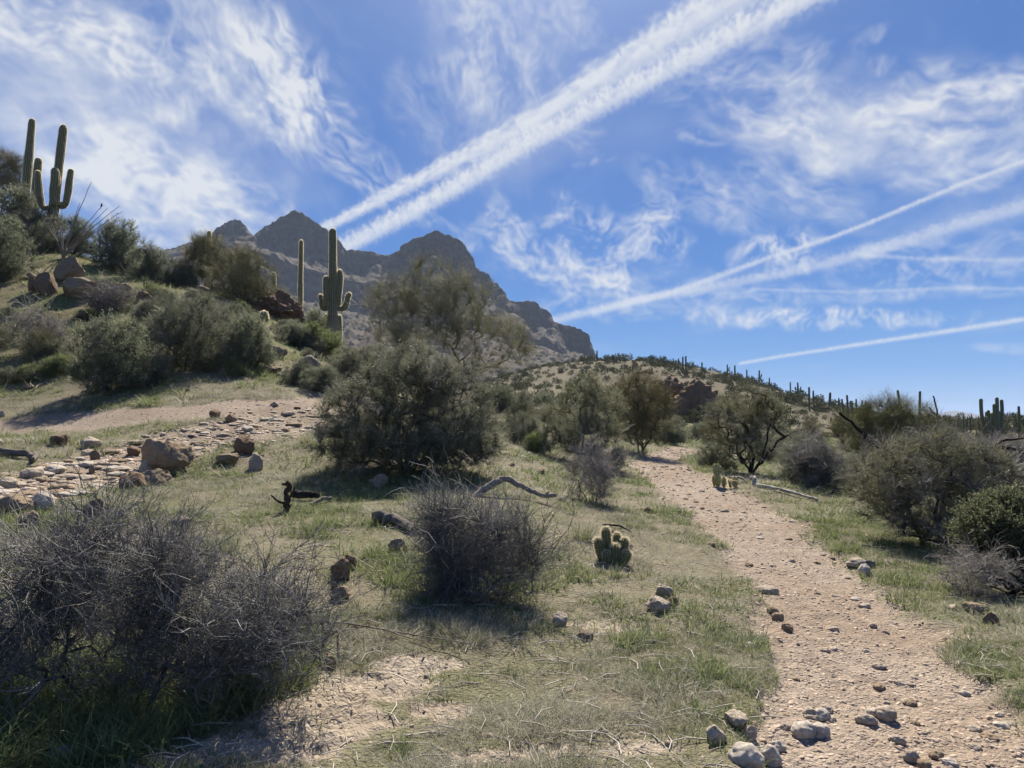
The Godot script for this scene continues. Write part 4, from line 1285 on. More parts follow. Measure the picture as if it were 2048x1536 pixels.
	for y in rows:
		for x in wide:
			var e: Array = grid[x][y]
			var p: Vector3 = e[0]
			var c: float = e[1]
			var f := flute.get_noise_2d(p.x * 0.045, p.y * 0.010 + p.z * 0.004)
			var f2 := flute.get_noise_2d(p.x * 0.15 + 80.0, p.y * 0.035)
			var g := rough.get_noise_3d(p.x * 0.02, p.y * 0.02, p.z * 0.02)
			var push := c * ((11.0 if e[2] == 1 else 6.0) * f + 5.0 * f2 + 4.0 * g) + (1.0 - c) * (7.0 * g + (10.0 * absf(flute.get_noise_2d(p.x * 0.03 + 200.0, p.z * 0.006)) * smoothstep(0.0, 0.2, e[3]) if e[2] >= 4 else 0.0))
			var up := (1.0 - c) * 7.0 * rough.get_noise_2d(p.x * 0.03 + 30.0, p.z * 0.03) * (1.0 if e[2] > 1 else 0.0)
			if e[2] == 1 and e[3] < 0.3 or e[2] == 0:
				up += (1.0 - e[3] / 0.3 if e[2] == 1 else 1.0) * (0.8 * f + 0.8 * f2)
			if c > 0.0:   # ledges
				up += 1.6 * sin(p.y * 0.32 + 4.0 * g) * smoothstep(0.0, 0.35, e[3])
			s.v.push_back(p + Vector3(0.25 * push, up, push))
			var rock := Color(0.07, 0.055, 0.05).lerp(Color(0.105, 0.081, 0.069), clampf(0.5 + f, 0.0, 1.0))
			if e[2] == 2:
				c = 1.0 if rough.get_noise_2d(p.x * 0.05, p.z * 0.05) > -0.12 else 0.0
			if e[2] == 3:
				rock = Color(0.175, 0.12, 0.097).lerp(Color(0.115, 0.08, 0.067), clampf(0.4 + 1.2 * f, 0.0, 1.0))
			var scree := Color(0.075, 0.062, 0.048).lerp(Color(0.042, 0.042, 0.028), clampf(0.45 + 2.6 * rough.get_noise_2d(p.x * 0.09, p.z * 0.05 + p.y * 0.05), 0.0, 1.0))
			rock *= 1.0 + 0.16 * sin(p.y * 0.55 + 5.0 * g + 2.0 * f2)
			if e[2] >= 4:
				scree = scree.lerp(Color(0.085, 0.056, 0.044), smoothstep(0.02, 0.22, rough.get_noise_2d(p.x * 0.025 + 9.0, p.y * 0.05)))
			s.c.push_back(rock if c > 0.0 else scree)
	s.grid(wide, rows)
	s.smooth()
	var m := put("mountain", s.mesh(), mats.mountain)
	struct(m)
	# brush on its slopes
	rng.seed = 12
	var where := []; var cols := []
	for i in 5200:
		var x := rng.randi_range(0, wide - 1); var y := rng.randi_range(0, rows - 1)
		var e: Array = grid[x][y]
		if e[1] > 0.0 or e[2] < 2:
			continue
		var k := y * wide + x
		var sc := rf(1.4, 3.6)
		where.push_back(Transform3D(Basis.from_euler(Vector3(0, rf(0, TAU), 0)) * Basis.from_scale(Vector3(sc, sc * 0.8, sc)), s.v[k] + Vector3(rf(-2, 2), -0.2, 0)))
		cols.push_back(Color(0.05, 0.055, 0.03) * rf(0.7, 1.4))
	scatter("mountain_shrubbery", far_shrub(1), mats.shrub, where, cols)

func far_shrub(seed_: int) -> ArrayMesh:
	rng.seed = seed_ + 900
	var s := Shape.new()
	for i in 150:
		var d := rv()
		d.y = absf(d.y) * 1.1
		if d.length() > 1.15:
			d = d.normalized() * rf(0.6, 1.1)
		var q := Vector3(d.x * 0.5, d.y * 0.85 + 0.02, d.z * 0.5)
		var l := (Vector3(d.x, d.y + 0.3, d.z) + rv() * 0.9).normalized() * rf(0.13, 0.3)
		var side := l.cross(rv()).normalized() * rf(0.03, 0.075)
		s.tri(q - side, q + side, q + l, Color(1, 1, 1) * rf(0.6, 1.4))
	return s.mesh()

func build_far() -> void:
	for k in 2:
		var s := Shape.new()
		var line: Array = [[Vector3(-427, 2, -5200), Vector3(951, 54, -5200), Vector3(1641, 78, -5200), Vector3(1986, 92, -5200), Vector3(2297, 112, -5200), Vector3(2470, 140, -5200), Vector3(2677, 150, -5200), Vector3(2849, 119, -5200), Vector3(2917, 99, -5200), Vector3(2970, 123, -5200), Vector3(3063, 133, -5200), Vector3(3176, 116, -5200), Vector3(3279, 92, -5200), Vector3(3502, 71, -5200), Vector3(3883, 99, -5200), Vector3(4401, 119, -5200), Vector3(5089, 85, -5200), Vector3(6119, 37, -5200)], [Vector3(181, 2, -3600), Vector3(1135, 26, -3600), Vector3(1613, 40, -3600), Vector3(1733, 54, -3600), Vector3(1828, 50, -3600), Vector3(1947, 35, -3600), Vector3(2066, 45, -3600), Vector3(2186, 54, -3600), Vector3(2270, 59, -3600), Vector3(2444, 52, -3600), Vector3(2806, 45, -3600), Vector3(3521, 26, -3600), Vector3(4235, 7, -3600)]][k]
		var deep := 900.0
		var nz := smooth_noise(70 + k, 1.0, 5)
		var n := 260
		for row in 13:
			for i in n:
				var t: float = float(i) / (n - 1) * (line.size() - 1)
				var j := mini(int(t), line.size() - 2)
				var p: Vector3 = line[j].lerp(line[j + 1], smoothstep(0.0, 1.0, t - j))
				var u := absf(row - 6.0) / 6.0
				var h := p.y * pow(1.0 - u, 1.2) * (1.0 + 0.5 * u * nz.get_noise_2d(p.x * 0.004, row * 0.7)) + 16.0 * nz.get_noise_2d(p.x * 0.005, row * 0.3) * (1.0 - u)
				s.v.push_back(Vector3(p.x, h - 8.0 * u, p.z + (row - 6.0) / 6.0 * deep))
				s.c.push_back(Color(0.16, 0.125, 0.10).lerp(Color(0.2, 0.17, 0.12), clampf(0.5 + nz.get_noise_2d(p.x * 0.01, row), 0.0, 1.0)))
		s.grid(n, 13)
		s.smooth()
		struct(put("distant_mountains", s.mesh(), mats.mountain))

func build_hill_plants() -> void:
	var kinds := [far_shrub(2), far_shrub(3), far_shrub(4)]
	var tints := []
	for c in [Color(0.075, 0.085, 0.045), Color(0.10, 0.105, 0.06), Color(0.13, 0.125, 0.075)]:
		var m := leafy("hill_shrub_leaf", 0.25, 0.9)
		m.metallic_specular = 0.1
		m.albedo_color = c.linear_to_srgb()
		tints.push_back(m)
	rng.seed = 31
	var placed := 0
	var where := []; var cols := []
	var spots := []
	while spots.size() < 3200:
		var far := sqrt(rf(55.0 * 55.0, 215.0 * 215.0))
		var q := rf(-0.05, 0.85)
		var x := q * far
		if broad.get_noise_2d(x * 4.0, far * 4.0) + rf(-0.5, 0.5) < -0.05:
			continue
		spots.push_back(Vector2(x, -far))
	spots.sort_custom(func(a: Vector2, b: Vector2) -> bool: return a.y > b.y)
	for p in spots:
		var size := rf(0.35, 1.0) if rf(0, 1) < 0.92 else rf(1.2, 2.0)
		var at := on(p, -0.05)
		var b := Basis.from_euler(Vector3(0, rf(0, TAU), 0)) * Basis.from_scale(Vector3(size * 1.2, size, size * 1.2))
		if size > 0.7 and placed < 270:
			placed += 1
			var o := put("hill_shrub", kinds[placed % 3], tints[rng.randi_range(0, 2)])
			o.transform = Transform3D(b, at)
			tag(o, "dark desert shrub dotting the far sunlit hill below the skyline cactuses", "shrub", "shrubs dotting the far hill")
		else:
			where.push_back(Transform3D(b, at)); cols.push_back(Color(0.10, 0.105, 0.06) * rf(0.7, 1.4))
	scatter("hill_undergrowth", kinds[0], mats.shrub, where, cols)
	# the rusty cut bank in the side of the hill
	var o := put("outcrop", stone(4, 16, 0.62, 0.3, 404, true), mats.brown)
	o.scale = Vector3(5.6313, 5.2495, 5.0)
	o.rotation.y = 0.5
	o.position = on(Vector2(18.053, -74.000), 0.9)
	tag(o, "reddish brown cut bank of bare rock in the far hillside", "outcrop")
	var p2 := put("outcrop", stone(4, 14, 0.6, 0.3, 405, true), mats.brown)
	p2.scale = Vector3(4.1385, 4.1385, 4.0)
	p2.position = on(Vector2(16.819, -79.000), 1.6)
	tag(p2, "darker upper block of the brown cut bank behind the trail trees", "outcrop")

func build_saguaros() -> void:
	rng.seed = 51
	# arms: height, compass angle (0 to the east, PI/2 towards the camera), reach, rise, radius, sag
	saguaro("armless tall saguaro at the crest's far left, tallest of its trio", on(Vector2(-34.309, -52.000)), 8.8059, 0.26, [], {lean = Vector3(0.42, 0, 0), woody = 1.6})
	saguaro("short armless saguaro between the tall plain one and the four armed one", on(Vector2(-32.346, -50.000)), 5.8725, 0.25, [], {lean = Vector3(0.3, 0, 0), woody = 1.0})
	saguaro("saguaro with four upturned arms on the left hill crest above the ocotillo", on(Vector2(-28.600, -46.000)), 7.8843, 0.33, [[2.75, PI, 0.68, 2.15, 0.19, 0.12], [2.8, PI * 0.36, 0.25, 2.1, 0.23, 0.1], [2.75, 0.2, 0.72, 2.3, 0.18, 0.05], [3.0, -0.75, 0.42, 1.75, 0.16, 0.0]], {lean = Vector3(0.6, 0, 0), woody = 2.4, bulge = 0.0, taper = 0.58})
	saguaro("large saguaro with four arms and a dark pinched waist mid slope", on(Vector2(-10.261, -43.000)), 7.1635, 0.245, [[2.55, PI, 0.42, 0.75, 0.15, 0.05], [2.5, 0.1, 0.66, 0.85, 0.15, 0.02], [2.6, PI * 0.85, 0.14, 1.75, 0.16, 0.0], [2.6, -0.2, 0.14, 2.15, 0.155, 0.0]], {lean = Vector3(-0.12, 0, 0), woody = 2.3, waist = 2.4, bulge = 0.02})
	saguaro("slender armless saguaro just left of the large four armed one", on(Vector2(-15.310, -54.000)), 7.4149, 0.17, [], {woody = 1.4})
	saguaro("short saguaro column showing over the round olive shrub", on(Vector2(-16.635, -52.000)), 3.8946, 0.19, [], {woody = 0.6})
	saguaro("stubby young saguaro before the rust red outcrop", on(Vector2(-11.932, -36.000)), 0.4643, 0.19, [], {woody = 0.1, bulge = 0.2})
	saguaro("small saguaro column close behind the large one, on its right", on(Vector2(-10.605, -46.000)), 2.5590, 0.16, [], {woody = 0.8})
	saguaro("small saguaro peeking out left of the large one's trunk", on(Vector2(-11.440, -46.000)), 2.1485, 0.11, [], {woody = 0.5})
	saguaro("small saguaro top rising from the palo verde at the crest", on(Vector2(-19.156, -47.000)), 4.5535, 0.16, [], {woody = 0.3})
	saguaro("stubby barrel shaped saguaro at the foot of the brown cut bank", on(Vector2(13.198, -60.000)), -0.1943, 0.24, [], {woody = 0.1, detail = false})
	# those along the skyline and slope of the far hill
	var far := [["thin skyline saguaro at the foot of the cliff block's right end", Vector2(19.113, -168.804), 2.60, 0.169, [], 0.00],
		["tiny skyline saguaro, second from the cliff block", Vector2(21.390, -158.234), 1.59, 0.137, [], 0.00],
		["lone skyline saguaro left of the close pair at the hilltop", Vector2(30.471, -163.433), 1.97, 0.163, [], 0.00],
		["small saguaro just left of the tall close pair on the hilltop", Vector2(37.610, -169.641), 1.70, 0.147, [], 0.00],
		["tall left saguaro of the close pair on the hilltop", Vector2(33.502, -147.231), 3.34, 0.167, [], 0.00],
		["tall right saguaro of the close pair on the hilltop", Vector2(33.957, -146.668), 3.63, 0.166, [], 0.00],
		["skyline saguaro right of the hilltop pair, before the gap", Vector2(42.581, -168.359), 1.69, 0.168, [], 0.00],
		["skyline saguaro with a stub of an arm where the hill begins dropping", Vector2(48.388, -168.770), 2.70, 0.157, [[1.35, 0.2, 0.25, 0.68, 0.11]], 0.00],
		["plain skyline saguaro beside a round green bush on the drop", Vector2(49.901, -168.227), 3.03, 0.179, [], 0.00],
		["saguaro standing right of the round skyline bush", Vector2(47.387, -151.669), 3.14, 0.151, [], 0.00],
		["one armed skyline saguaro above the dark trunked tree", Vector2(57.254, -174.000), 3.42, 0.185, [[1.71, 0.2, 0.30, 0.85, 0.13]], 0.00],
		["short saguaro right of the one armed skyline saguaro", Vector2(61.607, -180.000), 2.68, 0.167, [], 0.00],
		["stubby saguaro by the pale skyline shrub mid descent", Vector2(52.066, -148.976), 1.69, 0.129, [], 0.00],
		["slim skyline saguaro just left of the two armed one", Vector2(58.323, -157.625), 2.41, 0.147, [], 0.00],
		["skyline saguaro with two raised arms mid descent", Vector2(55.194, -145.296), 2.90, 0.174, [[1.16, 0.2, 0.35, 0.87, 0.12], [1.45, 3.2, 0.31, 0.64, 0.12]], 0.00],
		["taller saguaro below the skyline, left of a green bush", Vector2(45.785, -115.990), 3.55, 0.162, [], 0.00],
		["saguaro close right of the taller one by the green bush", Vector2(50.651, -126.576), 2.61, 0.151, [], 0.00],
		["reddish thick based saguaro where the slope flattens", Vector2(60.261, -143.002), 2.57, 0.237, [], 0.20],
		["short saguaro first in the row right of the reddish one", Vector2(60.249, -138.865), 2.30, 0.147, [], 0.00],
		["leaning saguaro second in the row right of the reddish one", Vector2(52.686, -119.833), 2.70, 0.151, [], -0.20],
		["armed tallest saguaro in the row on the low slope", Vector2(50.730, -113.698), 3.62, 0.158, [[1.81, 0.2, 0.25, 0.91, 0.11]], -0.15],
		["saguaro right of the armed one in the low row", Vector2(46.553, -103.151), 3.01, 0.137, [], 0.00],
		["middle saguaro of the low row, before the far mountains", Vector2(58.919, -128.953), 2.74, 0.154, [], 0.00],
		["left saguaro of the last pair in the low row", Vector2(67.701, -145.626), 2.61, 0.174, [], 0.00],
		["right saguaro of the last pair in the low row", Vector2(64.262, -136.872), 2.45, 0.154, [], 0.00],
		["saguaro lower down in front of the low row", Vector2(41.712, -91.908), 1.83, 0.122, [], 0.00],
		["stub saguaro at the low row's foot", Vector2(33.923, -76.318), 1.01, 0.091, [], 0.00],
		["small saguaro right of the low row's foot", Vector2(35.607, -77.234), 1.02, 0.092, [], 0.00],
		["small dark saguaro halfway down the hill face", Vector2(28.596, -106.635), 1.49, 0.106, [], 0.00],
		["small saguaro alone on the hill face right of the brown cut bank", Vector2(36.179, -113.315), 1.66, 0.113, [], 0.00],
		["left saguaro of the small trio beyond the snag", Vector2(42.884, -71.639), 1.56, 0.095, [], 0.00],
		["middle shortest saguaro of the trio beyond the snag", Vector2(43.209, -71.707), 1.33, 0.095, [], 0.00],
		["right saguaro of the small trio beyond the snag", Vector2(43.587, -71.781), 1.52, 0.095, [], 0.00],
		["tall leaning saguaro rising behind the right palo verde", Vector2(32.220, -62.000), 3.78, 0.103, [], -0.45],
		["straighter of two tall saguaros behind the right palo verde", Vector2(33.412, -62.000), 3.65, 0.103, [], 0.20],
		["armed saguaro at the right edge beside the many stemmed clump", Vector2(40.340, -60.000), 2.79, 0.109, [[1.12, 0.2, 0.22, 0.84, 0.08], [1.40, 3.2, 0.20, 0.61, 0.08]], 0.00]]
	for f in far:
		saguaro(f[0], on(f[1]), f[2], f[3], f[4], {detail = false, woody = 0.3, tone = 0.8, lean = Vector3(f[5], 0, 0)})
	# many stemmed clump on the right
	var root := thing("organ_pipe_cactus", "many stemmed columnar cactus clump against the sky at right", "cactus", on(Vector2(39.553, -62.000)))
	var green := Color(0.10, 0.11, 0.065)
	for st in [[-1.0, 812, 1967], [-0.75, 848, 1972], [-0.45, 838, 1977], [-0.2, 835, 1981], [0.05, 823, 1986], [0.2, 810, 1991], [0.45, 840, 1995], [0.6, 836, 1998], [0.9, 858, 2003], [1.1, 814, 2006], [1.15, 850, 2005], [-0.6, 860, 1974], [0.3, 862, 1993]]:
		var tall: float = (895.0 - st[1]) / 1507.0 * 62.0
		var top: float = (st[2] - 1988.0) / 1507.0 * 62.0
		var dz := rf(-0.7, 0.7)
		var line := cactus_line([Vector3(top * 0.2, -0.2, dz * 0.3), Vector3(top * 0.75, tall * 0.3, dz), Vector3(top, tall * 0.65, dz), Vector3(top, tall, dz)], 0.135, 0.1, 10)
		var s := Shape.new()
		ribbed(s, line[0], line[1], 9, 0.15, func(_y: float, _a: float) -> Color: return green)
		s.smooth()
		put("stem", s.mesh(), mats.cactus, root)

func build_trees() -> void:
	plant("palo_verde_tree", "tall feathery palo verde standing behind the big dark bush", "tree", on(Vector2(-2.578, -27.000)), {
		seed = 61, dead = 0.25, dead_size = 0.7, w = 5.5506, h = 5.6987, tree = true, n = 300, spray = "needle", per = 2, size = 0.55, thick = 0.007, most = 0.12, split = 0.03, lift = 0.7, gap = 0.42, gap_size = 1.2,
		trunks = [[[0, -0.02, 0], [-0.06, 0.25, 0], [-0.12, 0.5, 0.05]], [[0.02, -0.02, 0], [0.1, 0.2, 0.05], [0.22, 0.42, 0]], [[0, -0.02, 0.03], [0.02, 0.3, -0.05], [0.04, 0.62, -0.02]]],
		blobs = [[-0.24, 0.62, 0, 0.24, 0.2, 0.24], [-0.05, 0.76, 0.0, 0.2, 0.22, 0.2], [0.12, 0.66, 0.05, 0.2, 0.2, 0.2], [0.33, 0.42, 0, 0.26, 0.2, 0.22], [-0.1, 0.5, 0.15, 0.25, 0.18, 0.2]],
		bark = Color(0.10, 0.095, 0.06), leaf = Color(0.29, 0.29, 0.17), leaf2 = Color(0.44, 0.43, 0.28)})
	plant("palo_verde_tree", "airy grey green tree left of where the trail bends away", "tree", on(Vector2(1.822, -19.153)), {
		seed = 62, dead = 0.1, dead_size = 0.4, w = 2.2139, h = 2.2139, tree = true, n = 330, spray = "fineleaf", per = 2, size = 0.36, thick = 0.006, most = 0.08, split = 0.025, lift = 0.5, gap = 0.38,
		trunks = [[[0, -0.02, 0], [-0.08, 0.2, 0], [-0.2, 0.4, 0.05]], [[0.02, -0.02, 0], [0.08, 0.2, 0.05], [0.22, 0.45, 0]], [[0, -0.02, 0.03], [0.0, 0.3, -0.05], [0.04, 0.6, -0.02]]],
		blobs = [[-0.2, 0.5, 0, 0.28, 0.36, 0.3], [0.18, 0.55, 0.0, 0.28, 0.38, 0.3], [0.05, 0.78, 0.0, 0.25, 0.22, 0.25], [0.0, 0.25, 0.1, 0.42, 0.2, 0.3]],
		bark = Color(0.09, 0.08, 0.06), leaf = Color(0.17, 0.195, 0.12), leaf2 = Color(0.31, 0.335, 0.22)})
	plant("palo_verde_tree", "olive brown rounded palo verde beside the far trail bend", "tree", on(Vector2(4.533, -26.573)), {
		seed = 63, w = 2.1961, h = 2.7231, tree = true, n = 330, spray = "needle", per = 1, size = 0.5, thick = 0.007, most = 0.1, split = 0.03, lift = 0.6, gap = 0.3,
		trunks = [[[0, -0.02, 0], [-0.1, 0.2, 0], [-0.2, 0.4, 0.05]], [[0.02, -0.02, 0], [0.12, 0.2, 0.05], [0.25, 0.5, 0]], [[0, -0.02, 0.03], [0.02, 0.3, -0.05], [0.04, 0.6, -0.02]]],
		blobs = [[-0.2, 0.55, 0, 0.3, 0.36, 0.3], [0.2, 0.5, 0.0, 0.32, 0.36, 0.3], [0.0, 0.76, 0.0, 0.34, 0.22, 0.3], [0.05, 0.25, 0.1, 0.4, 0.2, 0.3]],
		bark = Color(0.09, 0.075, 0.055), leaf = Color(0.204, 0.187, 0.085), leaf2 = Color(0.357, 0.323, 0.162)})
	plant("mesquite_tree", "dark trunked spreading tree with bare crooked limbs right of trail", "tree", on(Vector2(6.601, -21.008)), {
		seed = 64, dead = 0.12, dead_size = 0.4, w = 2.3574, h = 2.3851, tree = true, n = 330, spray = "fineleaf", per = 2, size = 0.34, thick = 0.009, most = 0.11, split = 0.022, lift = 0.5, gap = 0.42,
		trunks = [[[0, -0.02, 0], [-0.12, 0.2, 0], [-0.25, 0.5, 0.05], [-0.3, 0.75, 0.0]], [[0.02, -0.02, 0], [0.2, 0.22, 0.05], [0.4, 0.42, 0], [0.62, 0.5, 0.0]], [[0, -0.02, 0.03], [0.05, 0.3, -0.05], [0.08, 0.6, -0.02]], [[0.02, -0.02, 0.0], [0.14, 0.25, 0.1], [0.2, 0.55, 0.1], [0.3, 0.7, 0.1]], [[0, 0, 0], [-0.05, 0.28, 0.1], [-0.1, 0.6, 0.1]]],
		blobs = [[-0.25, 0.6, 0, 0.26, 0.28, 0.3], [0.0, 0.78, 0.0, 0.28, 0.22, 0.3], [0.18, 0.66, 0.0, 0.24, 0.22, 0.3], [-0.15, 0.3, 0.1, 0.3, 0.2, 0.3]],
		bark = Color(0.045, 0.038, 0.032), leaf = Color(0.14, 0.155, 0.09), leaf2 = Color(0.25, 0.265, 0.16)})
	plant("palo_verde_tree", "dense olive palo verde standing behind the right thicket", "tree", on(Vector2(14.882, -30.000)), {
		seed = 65, w = 3.6661, h = 2.5863, tree = true, n = 360, spray = "needle", per = 2, size = 0.5, thick = 0.007, most = 0.1, split = 0.03, lift = 0.7, gap = 0.36,
		trunks = [[[0, -0.02, 0], [-0.1, 0.2, 0], [-0.28, 0.5, 0.05]], [[0.02, -0.02, 0], [0.12, 0.2, 0.05], [0.25, 0.5, 0]], [[0, -0.02, 0.03], [0.02, 0.3, -0.05], [0.04, 0.6, -0.02]]],
		blobs = [[-0.05, 0.62, 0, 0.24, 0.36, 0.25], [0.28, 0.56, 0.0, 0.24, 0.34, 0.25], [-0.36, 0.42, 0.0, 0.22, 0.3, 0.2], [0.05, 0.3, 0.1, 0.4, 0.25, 0.3]],
		bark = Color(0.07, 0.065, 0.05), leaf = Color(0.176, 0.184, 0.080), leaf2 = Color(0.304, 0.296, 0.136)})
	plant("mesquite_tree", "broad tangled grey brown thicket overhanging the grass on the right", "tree", on(Vector2(5.928, -10.703)), {
		seed = 66, dead = 0.18, dead_size = 0.3, w = 2.3180, h = 1.5594, tree = true, n = 950, spray = "fineleaf", per = 2, size = 0.24, thick = 0.0045, most = 0.06, split = 0.014, lift = 0.3, gap = 0.3, gap_size = 2.2, wiggle = 0.2,
		trunks = [[[0, -0.02, 0], [-0.14, 0.2, 0], [-0.34, 0.42, 0.05]], [[0.05, -0.02, 0], [0.12, 0.25, 0.05], [0.3, 0.5, 0]], [[0, -0.02, 0.05], [-0.02, 0.3, 0.1], [-0.04, 0.62, 0.08]], [[-0.05, 0, -0.05], [-0.1, 0.3, -0.1], [-0.15, 0.6, -0.2]]],
		blobs = [[-0.26, 0.58, 0, 0.26, 0.24, 0.3], [0.0, 0.72, 0.0, 0.3, 0.26, 0.3], [0.26, 0.55, 0.0, 0.26, 0.34, 0.3], [0.02, 0.3, 0.1, 0.34, 0.3, 0.3], [-0.3, 0.36, 0.05, 0.2, 0.14, 0.2], [0.08, 0.14, 0.1, 0.26, 0.14, 0.24], [0.34, 0.3, 0.0, 0.2, 0.28, 0.24]],
		bark = Color(0.085, 0.07, 0.06), leaf = Color(0.15, 0.155, 0.115), leaf2 = Color(0.25, 0.275, 0.17)})
	plant("mesquite_tree", "leafy bright green bush at the right edge under a bleached limb", "tree", on(Vector2(5.759, -8.700)), {
		seed = 67, w = 1.1962, h = 0.9157, tree = true, n = 520, spray = "leaf", per = 2, size = 0.24, thick = 0.004, most = 0.04, split = 0.012, gap = 0.25,
		trunks = [[[0, -0.02, 0], [-0.14, 0.2, 0], [-0.3, 0.42, 0.05]], [[0.05, -0.02, 0], [0.12, 0.25, 0.05], [0.3, 0.5, 0]]],
		blobs = [[-0.1, 0.5, 0, 0.4, 0.42, 0.35], [0.3, 0.5, 0.0, 0.3, 0.42, 0.3], [0.0, 0.7, 0.0, 0.3, 0.26, 0.3]],
		bark = Color(0.08, 0.07, 0.055), leaf = Color(0.085, 0.1, 0.055), leaf2 = Color(0.16, 0.175, 0.1)})
	plant("mesquite_tree", "bare grey leafless tree behind the thicket at right edge", "tree", on(Vector2(8.847, -14.000)), {
		seed = 68, w = 1.7492, h = 1.4067, tree = true, n = 420, spray = "bare", per = 2, size = 0.34, thick = 0.006, most = 0.07, split = 0.02, gap = 0.3, wiggle = 0.25,
		trunks = [[[0, -0.02, 0], [-0.14, 0.3, 0], [-0.3, 0.52, 0.05]], [[0.05, -0.02, 0], [0.12, 0.35, 0.05], [0.3, 0.6, 0]]],
		blobs = [[-0.2, 0.6, 0, 0.3, 0.36, 0.3], [0.2, 0.62, 0.0, 0.32, 0.36, 0.3]],
		bark = Color(0.05, 0.045, 0.045), leaf = Color(0.169, 0.156, 0.150), leaf2 = Color(0.286, 0.267, 0.247)})
	plant("palo_verde_tree", "wispy pale palo verde behind the left crest saguaros", "tree", on(Vector2(-37.392, -54.000)), {
		seed = 69, w = 4.4, h = 6.3259, tree = true, n = 240, spray = "needle", per = 2, size = 0.7, thick = 0.01, most = 0.12, split = 0.03, lift = 0.7, gap = 0.42,
		trunks = [[[0, -0.02, 0], [-0.1, 0.3, 0], [-0.28, 0.6, 0.05]], [[0.02, -0.02, 0], [0.12, 0.3, 0.05], [0.25, 0.6, 0]]],
		blobs = [[-0.1, 0.72, 0, 0.34, 0.28, 0.3], [0.28, 0.66, 0.0, 0.24, 0.24, 0.25]],
		bark = Color(0.10, 0.09, 0.07), leaf = Color(0.208, 0.200, 0.128), leaf2 = Color(0.320, 0.304, 0.192)})
	plant("palo_verde_tree", "olive palo verde on the crest right of the dark bushes", "tree", on(Vector2(-17.539, -43.000)), {
		seed = 70, w = 3.5999, h = 3.4628, tree = true, n = 240, spray = "needle", per = 2, size = 0.6, thick = 0.008, most = 0.1, split = 0.03, lift = 0.7, gap = 0.38,
		trunks = [[[0, -0.02, 0], [-0.1, 0.3, 0], [-0.2, 0.6, 0.05]], [[0.02, -0.02, 0], [0.12, 0.3, 0.05], [0.15, 0.6, 0]]],
		blobs = [[0.0, 0.62, 0, 0.3, 0.36, 0.3], [-0.28, 0.4, 0, 0.24, 0.3, 0.25], [0.25, 0.45, 0.0, 0.26, 0.34, 0.25]],
		bark = Color(0.08, 0.075, 0.05), leaf = Color(0.176, 0.176, 0.080), leaf2 = Color(0.320, 0.304, 0.144)})

